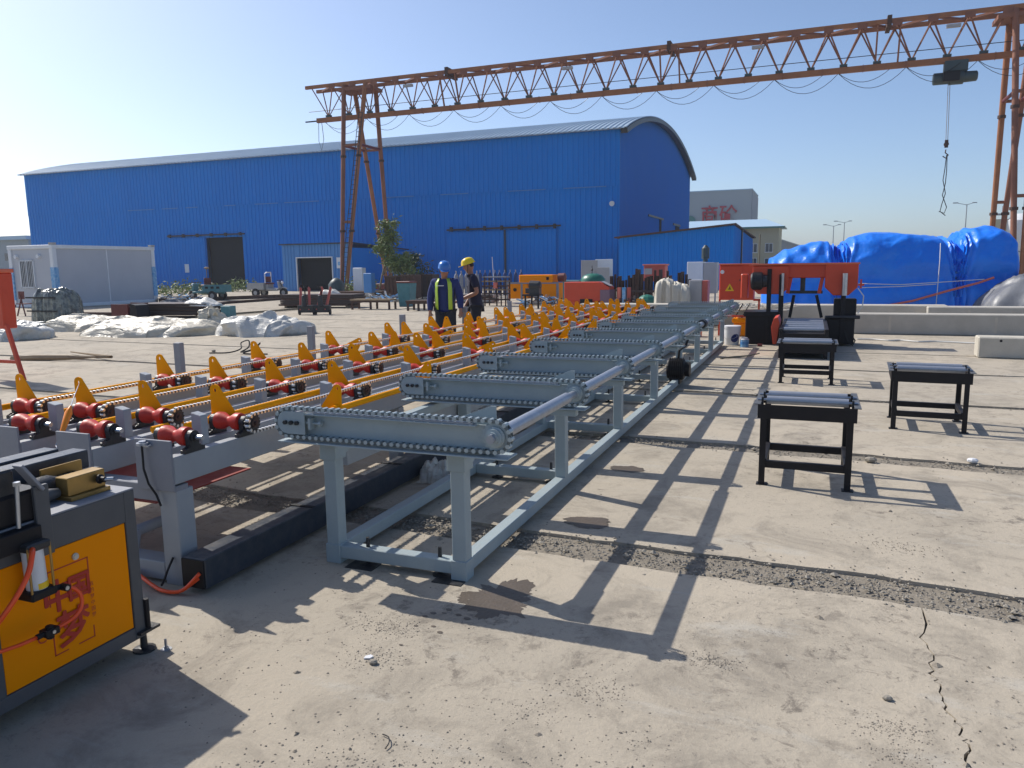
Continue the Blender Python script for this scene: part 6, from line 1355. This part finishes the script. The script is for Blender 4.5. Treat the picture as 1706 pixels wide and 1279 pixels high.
def person(label, loc, rz, J, helmet, shirt, sleeve, vest, tilt):
    P_ = E('person', label, 'person', loc, rz)
    pel, ch, nk = J['pelvis'], J['chest'], J['neck']; hd = J['head']
    joints = [(pel,(.10,.06)), (lerp(pel,ch,.5),(.085,.055)), (ch,(.105,.065)), (nk,.050), (lerp(nk,hd,.45),.062), (hd,(.082,.095)), ((hd[0],hd[1]+.01,hd[2]+.07),(.07,.08))]
    edges = [(0,1),(1,2),(2,3),(3,4),(4,5),(5,6)]
    hands = []
    for s in ('L','R'):
        sh_, el, wr_ = J['sh'+s], J['el'+s], J['wr'+s]; k = len(joints)
        d = (Vector(wr_)-Vector(el)).normalized(); palm = tuple(Vector(wr_)+d*.085)
        joints += [(sh_,.045),(lerp(sh_,el,.5),.045),(el,.042),(lerp(el,wr_,.35),.043),(wr_,.028),(lerp(wr_,palm,.6),(.036,.018)),(palm,(.038,.016))]
        edges += [(2,k)] + [(k+i,k+i+1) for i in range(6)]
        side = d.cross(Vector((0,1,0))).normalized() if abs(d.y) < .8 else d.cross(Vector((0,0,1))).normalized(); bend = d.cross(side).normalized()
        for fi, fl in enumerate((.066,.076,.070,.056)):
            b0 = Vector(palm)+side*(fi-1.5)*.019; k2 = len(joints)
            joints += [(tuple(b0+d*.012),.0095),(tuple(b0+d*fl*.55+bend*.010),.0085),(tuple(b0+d*fl*.9+bend*.032),.0075)]
            edges += [(k+6,k2),(k2,k2+1),(k2+1,k2+2)]
        b0 = Vector(wr_)+d*.035; k2 = len(joints); joints += [(tuple(b0+side*.035),.011),(tuple(b0+side*.055+d*.035),.009)]; edges += [(k+5,k2),(k2,k2+1)]
    for s in ('L','R'):
        hp_, kn, an_ = J['hip'+s], J['kn'+s], J['an'+s]; k = len(joints)
        joints += [(hp_,.065),(lerp(hp_,kn,.5),.065),(kn,.052),(lerp(kn,an_,.35),.050),(an_,.036),((an_[0],an_[1]-.03,.03),.035),((an_[0],an_[1]-.16,.025),.03)]
        edges += [(0,k)] + [(k+i,k+i+1) for i in range(6)]
    skinned('body', joints, edges, 'skin', P_, 2)
    # clothes follow the same joints, slightly larger
    tj = [(pel,(.180,.130)), (lerp(pel,ch,.5),(.168,.130)), (ch,(.190,.135)), (lerp(ch,nk,.72),(.100,.085))]; te = [(0,1),(1,2),(2,3)]
    dn = (pel[0],pel[1],pel[2]-.13); tj.append((dn,(.185,.135))); te.append((0,4))
    for s in ('L','R'):
        sh_, el, wr_ = J['sh'+s], J['el'+s], J['wr'+s]; k = len(tj)
        if sleeve: tj += [(sh_,.090),(lerp(sh_,el,.5),.080),(el,.070),(lerp(el,wr_,.5),.064),(lerp(el,wr_,.93),.050)]; te += [(2,k)]+[(k+i,k+i+1) for i in range(4)]
        else: tj += [(sh_,.080),(lerp(sh_,el,.45),.073),(lerp(sh_,el,.72),.070)]; te += [(2,k),(k,k+1),(k+1,k+2)]
    skinned('shirt', tj, te, shirt, P_, 2, 1)
    lj = [((pel[0],pel[1],pel[2]+.02),(.160,.112))]; le = []
    for s in ('L','R'):
        hp_, kn, an_ = J['hip'+s], J['kn'+s], J['an'+s]; k = len(lj)
        lj += [(hp_,.108),(lerp(hp_,kn,.5),.100),(kn,.080),(lerp(kn,an_,.5),.076),((an_[0],an_[1],an_[2]),.070)]; le += [(0,k)]+[(k+i,k+i+1) for i in range(4)]
    skinned('trousers', lj, le, 'trouser', P_, 2)
    for s in ('L','R'):
        an_ = J['an'+s]; m = MB(); m.ball((an_[0], an_[1]-.06, .045),(.052,.14,.045),12,6); m.bx(an_[0]-.045,an_[0]+.045,an_[1]-.19,an_[1]+.07,0,.02); m.build('shoe', 'black', P_, smooth=50)
    # face, ears, hair, helmet on a tilting head frame
    H = bpy.data.objects.new('head_features', None); 
    R_ = Matrix.Rotation(tilt[1],4,'Z') @ Matrix.Rotation(tilt[0],4,'X'); hc = Vector(hd)+Vector((0,0,.045))
    def hm(mb, name, mt, **k):
        mb.v = [tuple(R_ @ Vector(v) + hc) for v in mb.v]; return mb.build(name, mt, P_, **k)
    hm(MB().ball((0,-.002,-.012),(.074,.092,.100),14,10), 'face', 'skin', smooth=True)
    hm(MB().prism([(-.092,-.030),(-.118,-.034),(-.095,.008)],'x',-.011,.011), 'nose', 'skin')
    for s in (-1,1):
        hm(MB().ball((s*.028,-.085,.006),(.012,.006,.006),8,5), 'eye', 'black'); hm(MB().ball((s*.076,.005,-.008),(.010,.020,.030),8,6), 'ear', 'skin')
    hm(MB().bx(-.024,.024,-.089,-.080,-.058,-.052), 'mouth', 'pinkred'); hm(MB().ball((0,.018,.005),(.079,.084,.075),12,8), 'hair', 'hair', smooth=True)
    hl = MB(); hl.lathe((0,.005,.028),(0,0,1),[(0,.112),(.006,.112),(.02,.106),(.06,.101),(.095,.080),(.115,.045),(.122,.012)],22)
    hl.v = [(a, b*1.18, c) for a,b,c in hl.v]; ho = hm(hl, 'helmet', helmet, smooth=60)
    hm(MB().prism([(-.085,-.10),(.085,-.10),(.06,-.168),(0,-.182),(-.06,-.168)],'z',.028,.036), 'helmet_brim', helmet)
    hm(MB().prism([(.012+.0*a, b) for a,b in ()] or [(-.11,.05),(.0,.148),(.1,.10),(.11,.05),(.0,.158)],'x',-.012,.012), 'helmet_ridge', helmet) if False else None
    hm(MB().path([(-.085,-.01,.03),(-.078,-.03,-.04),(-.03,-.06,-.112),(.03,-.06,-.112),(.078,-.03,-.04),(.085,-.01,.03)], .005, 5), 'chin_strap', 'rubber')
    if vest:
        vj = [(lerp(pel,ch,.1),(.168,.128)), (lerp(pel,ch,.6),(.163,.128)), (ch,(.178,.133))]
        # open vest: two front panels, back panel and reflective bands shaped round the torso
        for s in (-1,1):
            m = MB(); zs = [(.92,.172,.142),(1.10,.168,.146),(1.25,.172,.150),(1.38,.160,.142),(1.46,.11,.105)]
            for band, (a0,a1,mt_) in enumerate(((8,62,'vestgrey'),(62,90,'vestgrey'))): pass
            def ring(a, rx, ry): t = math.radians(a); return (s*rx*math.cos(t), -ry*math.sin(t))
            for nm, a0, a1, mt_, off in (('vest_side', -80, 45, 'vestgrey', .0), ('reflective_strip', 34, 60, 'hivis', .006)):
                m = MB(); n_ = 8; vs = []
                for z,rx,ry in zs:
                    for i in range(n_+1): x,y = ring(a0+(a1-a0)*i/n_, rx+off+.012, ry+off+.012); vs.append((x+ch[0],y+ch[1],z))
                fs = [(r*(n_+1)+i, r*(n_+1)+i+1, (r+1)*(n_+1)+i+1, (r+1)*(n_+1)+i) for r in range(len(zs)-1) for i in range(n_)]
                m.add(vs, fs); o = m.build(nm, mt_, P_, smooth=True); sd = o.modifiers.new('solid','SOLIDIFY'); sd.thickness = .008
        MB().bx(ch[0]-.11, ch[0]+.02, ch[1]-.160, ch[1]-.146, 1.33, 1.343).build('chest_lettering', 'white', P_)
    else:
        m = MB(); m.prism([(nk[0]-.05,nk[1]-.075),(nk[0]+.05,nk[1]-.075),(nk[0]+.07,nk[1]+.05),(nk[0]-.07,nk[1]+.05)],'z',nk[2]-.055,nk[2]-.01); m.build('collar', shirt, P_, bevel=.01)
        pass
    return P_
JA = dict(pelvis=(0,0,.95), chest=(0,-.02,1.30), neck=(0,-.03,1.47), head=(0.01,-.06,1.575),
    shL=(.195,-.01,1.39), elL=(.275,-.02,1.13), wrL=(.30,-.12,.90), shR=(-.195,-.01,1.39), elR=(-.275,.02,1.13), wrR=(-.27,-.05,.87),
    hipL=(.09,0,.88), knL=(.11,-.02,.49), anL=(.13,.01,.09), hipR=(-.09,0,.88), knR=(-.11,-.02,.49), anR=(-.13,.01,.09))
p = B(741, 13.7)
pa = person('worker in a blue hard hat, blue overalls and a lime-striped vest, looking down', (p.x, p.y, 0), math.radians(12), JA, 'hatblue', 'navycloth', True, True, (.42, .35))
JB = dict(pelvis=(0,0.02,.97), chest=(0,-.03,1.33), neck=(0,-.06,1.50), head=(0,-.10,1.60),
    shL=(.19,-.03,1.43), elL=(.24,.03,1.17), wrL=(.17,-.22,1.05), shR=(-.19,-.03,1.43), elR=(-.23,.0,1.17), wrR=(-.14,-.24,1.10),
    hipL=(.09,0.02,.90), knL=(.10,-.01,.50), anL=(.11,.03,.09), hipR=(-.09,0.02,.90), knR=(-.10,.02,.50), anR=(-.12,.07,.09))
JB['wrL'] = (.10,-.27,1.04); JB['wrR'] = (-.10,-.20,.86)
p = B(790, 14.3)
pb_ = person('worker in a yellow hard hat and dark navy short-sleeved shirt, seen from the side', (p.x, p.y, 0), math.radians(-62), JB, 'hatyel', 'navyshirt', False, False, (.30, 0))
pb_.scale = (1.02, 1.02, 1.02)

# ================================================================== thin summer haze over the yard
hz = bpy.data.materials.new('haze'); hz.use_nodes = True; t = hz.node_tree
for n in list(t.nodes):
    if n.type == 'BSDF_PRINCIPLED': t.nodes.remove(n)
pv = t.nodes.new('ShaderNodeVolumePrincipled'); pv.inputs['Color'].default_value = (.80,.86,.96,1); pv.inputs['Density'].default_value = .0006; pv.inputs['Anisotropy'].default_value = 0.2
t.links.new(pv.outputs[0], t.nodes['Material Output'].inputs['Volume'])
M['haze'] = hz
h = MB().bx(-420, 420, -60, 640, -1.2, 17.5).build('haze', 'haze'); h['kind'] = 'stuff'
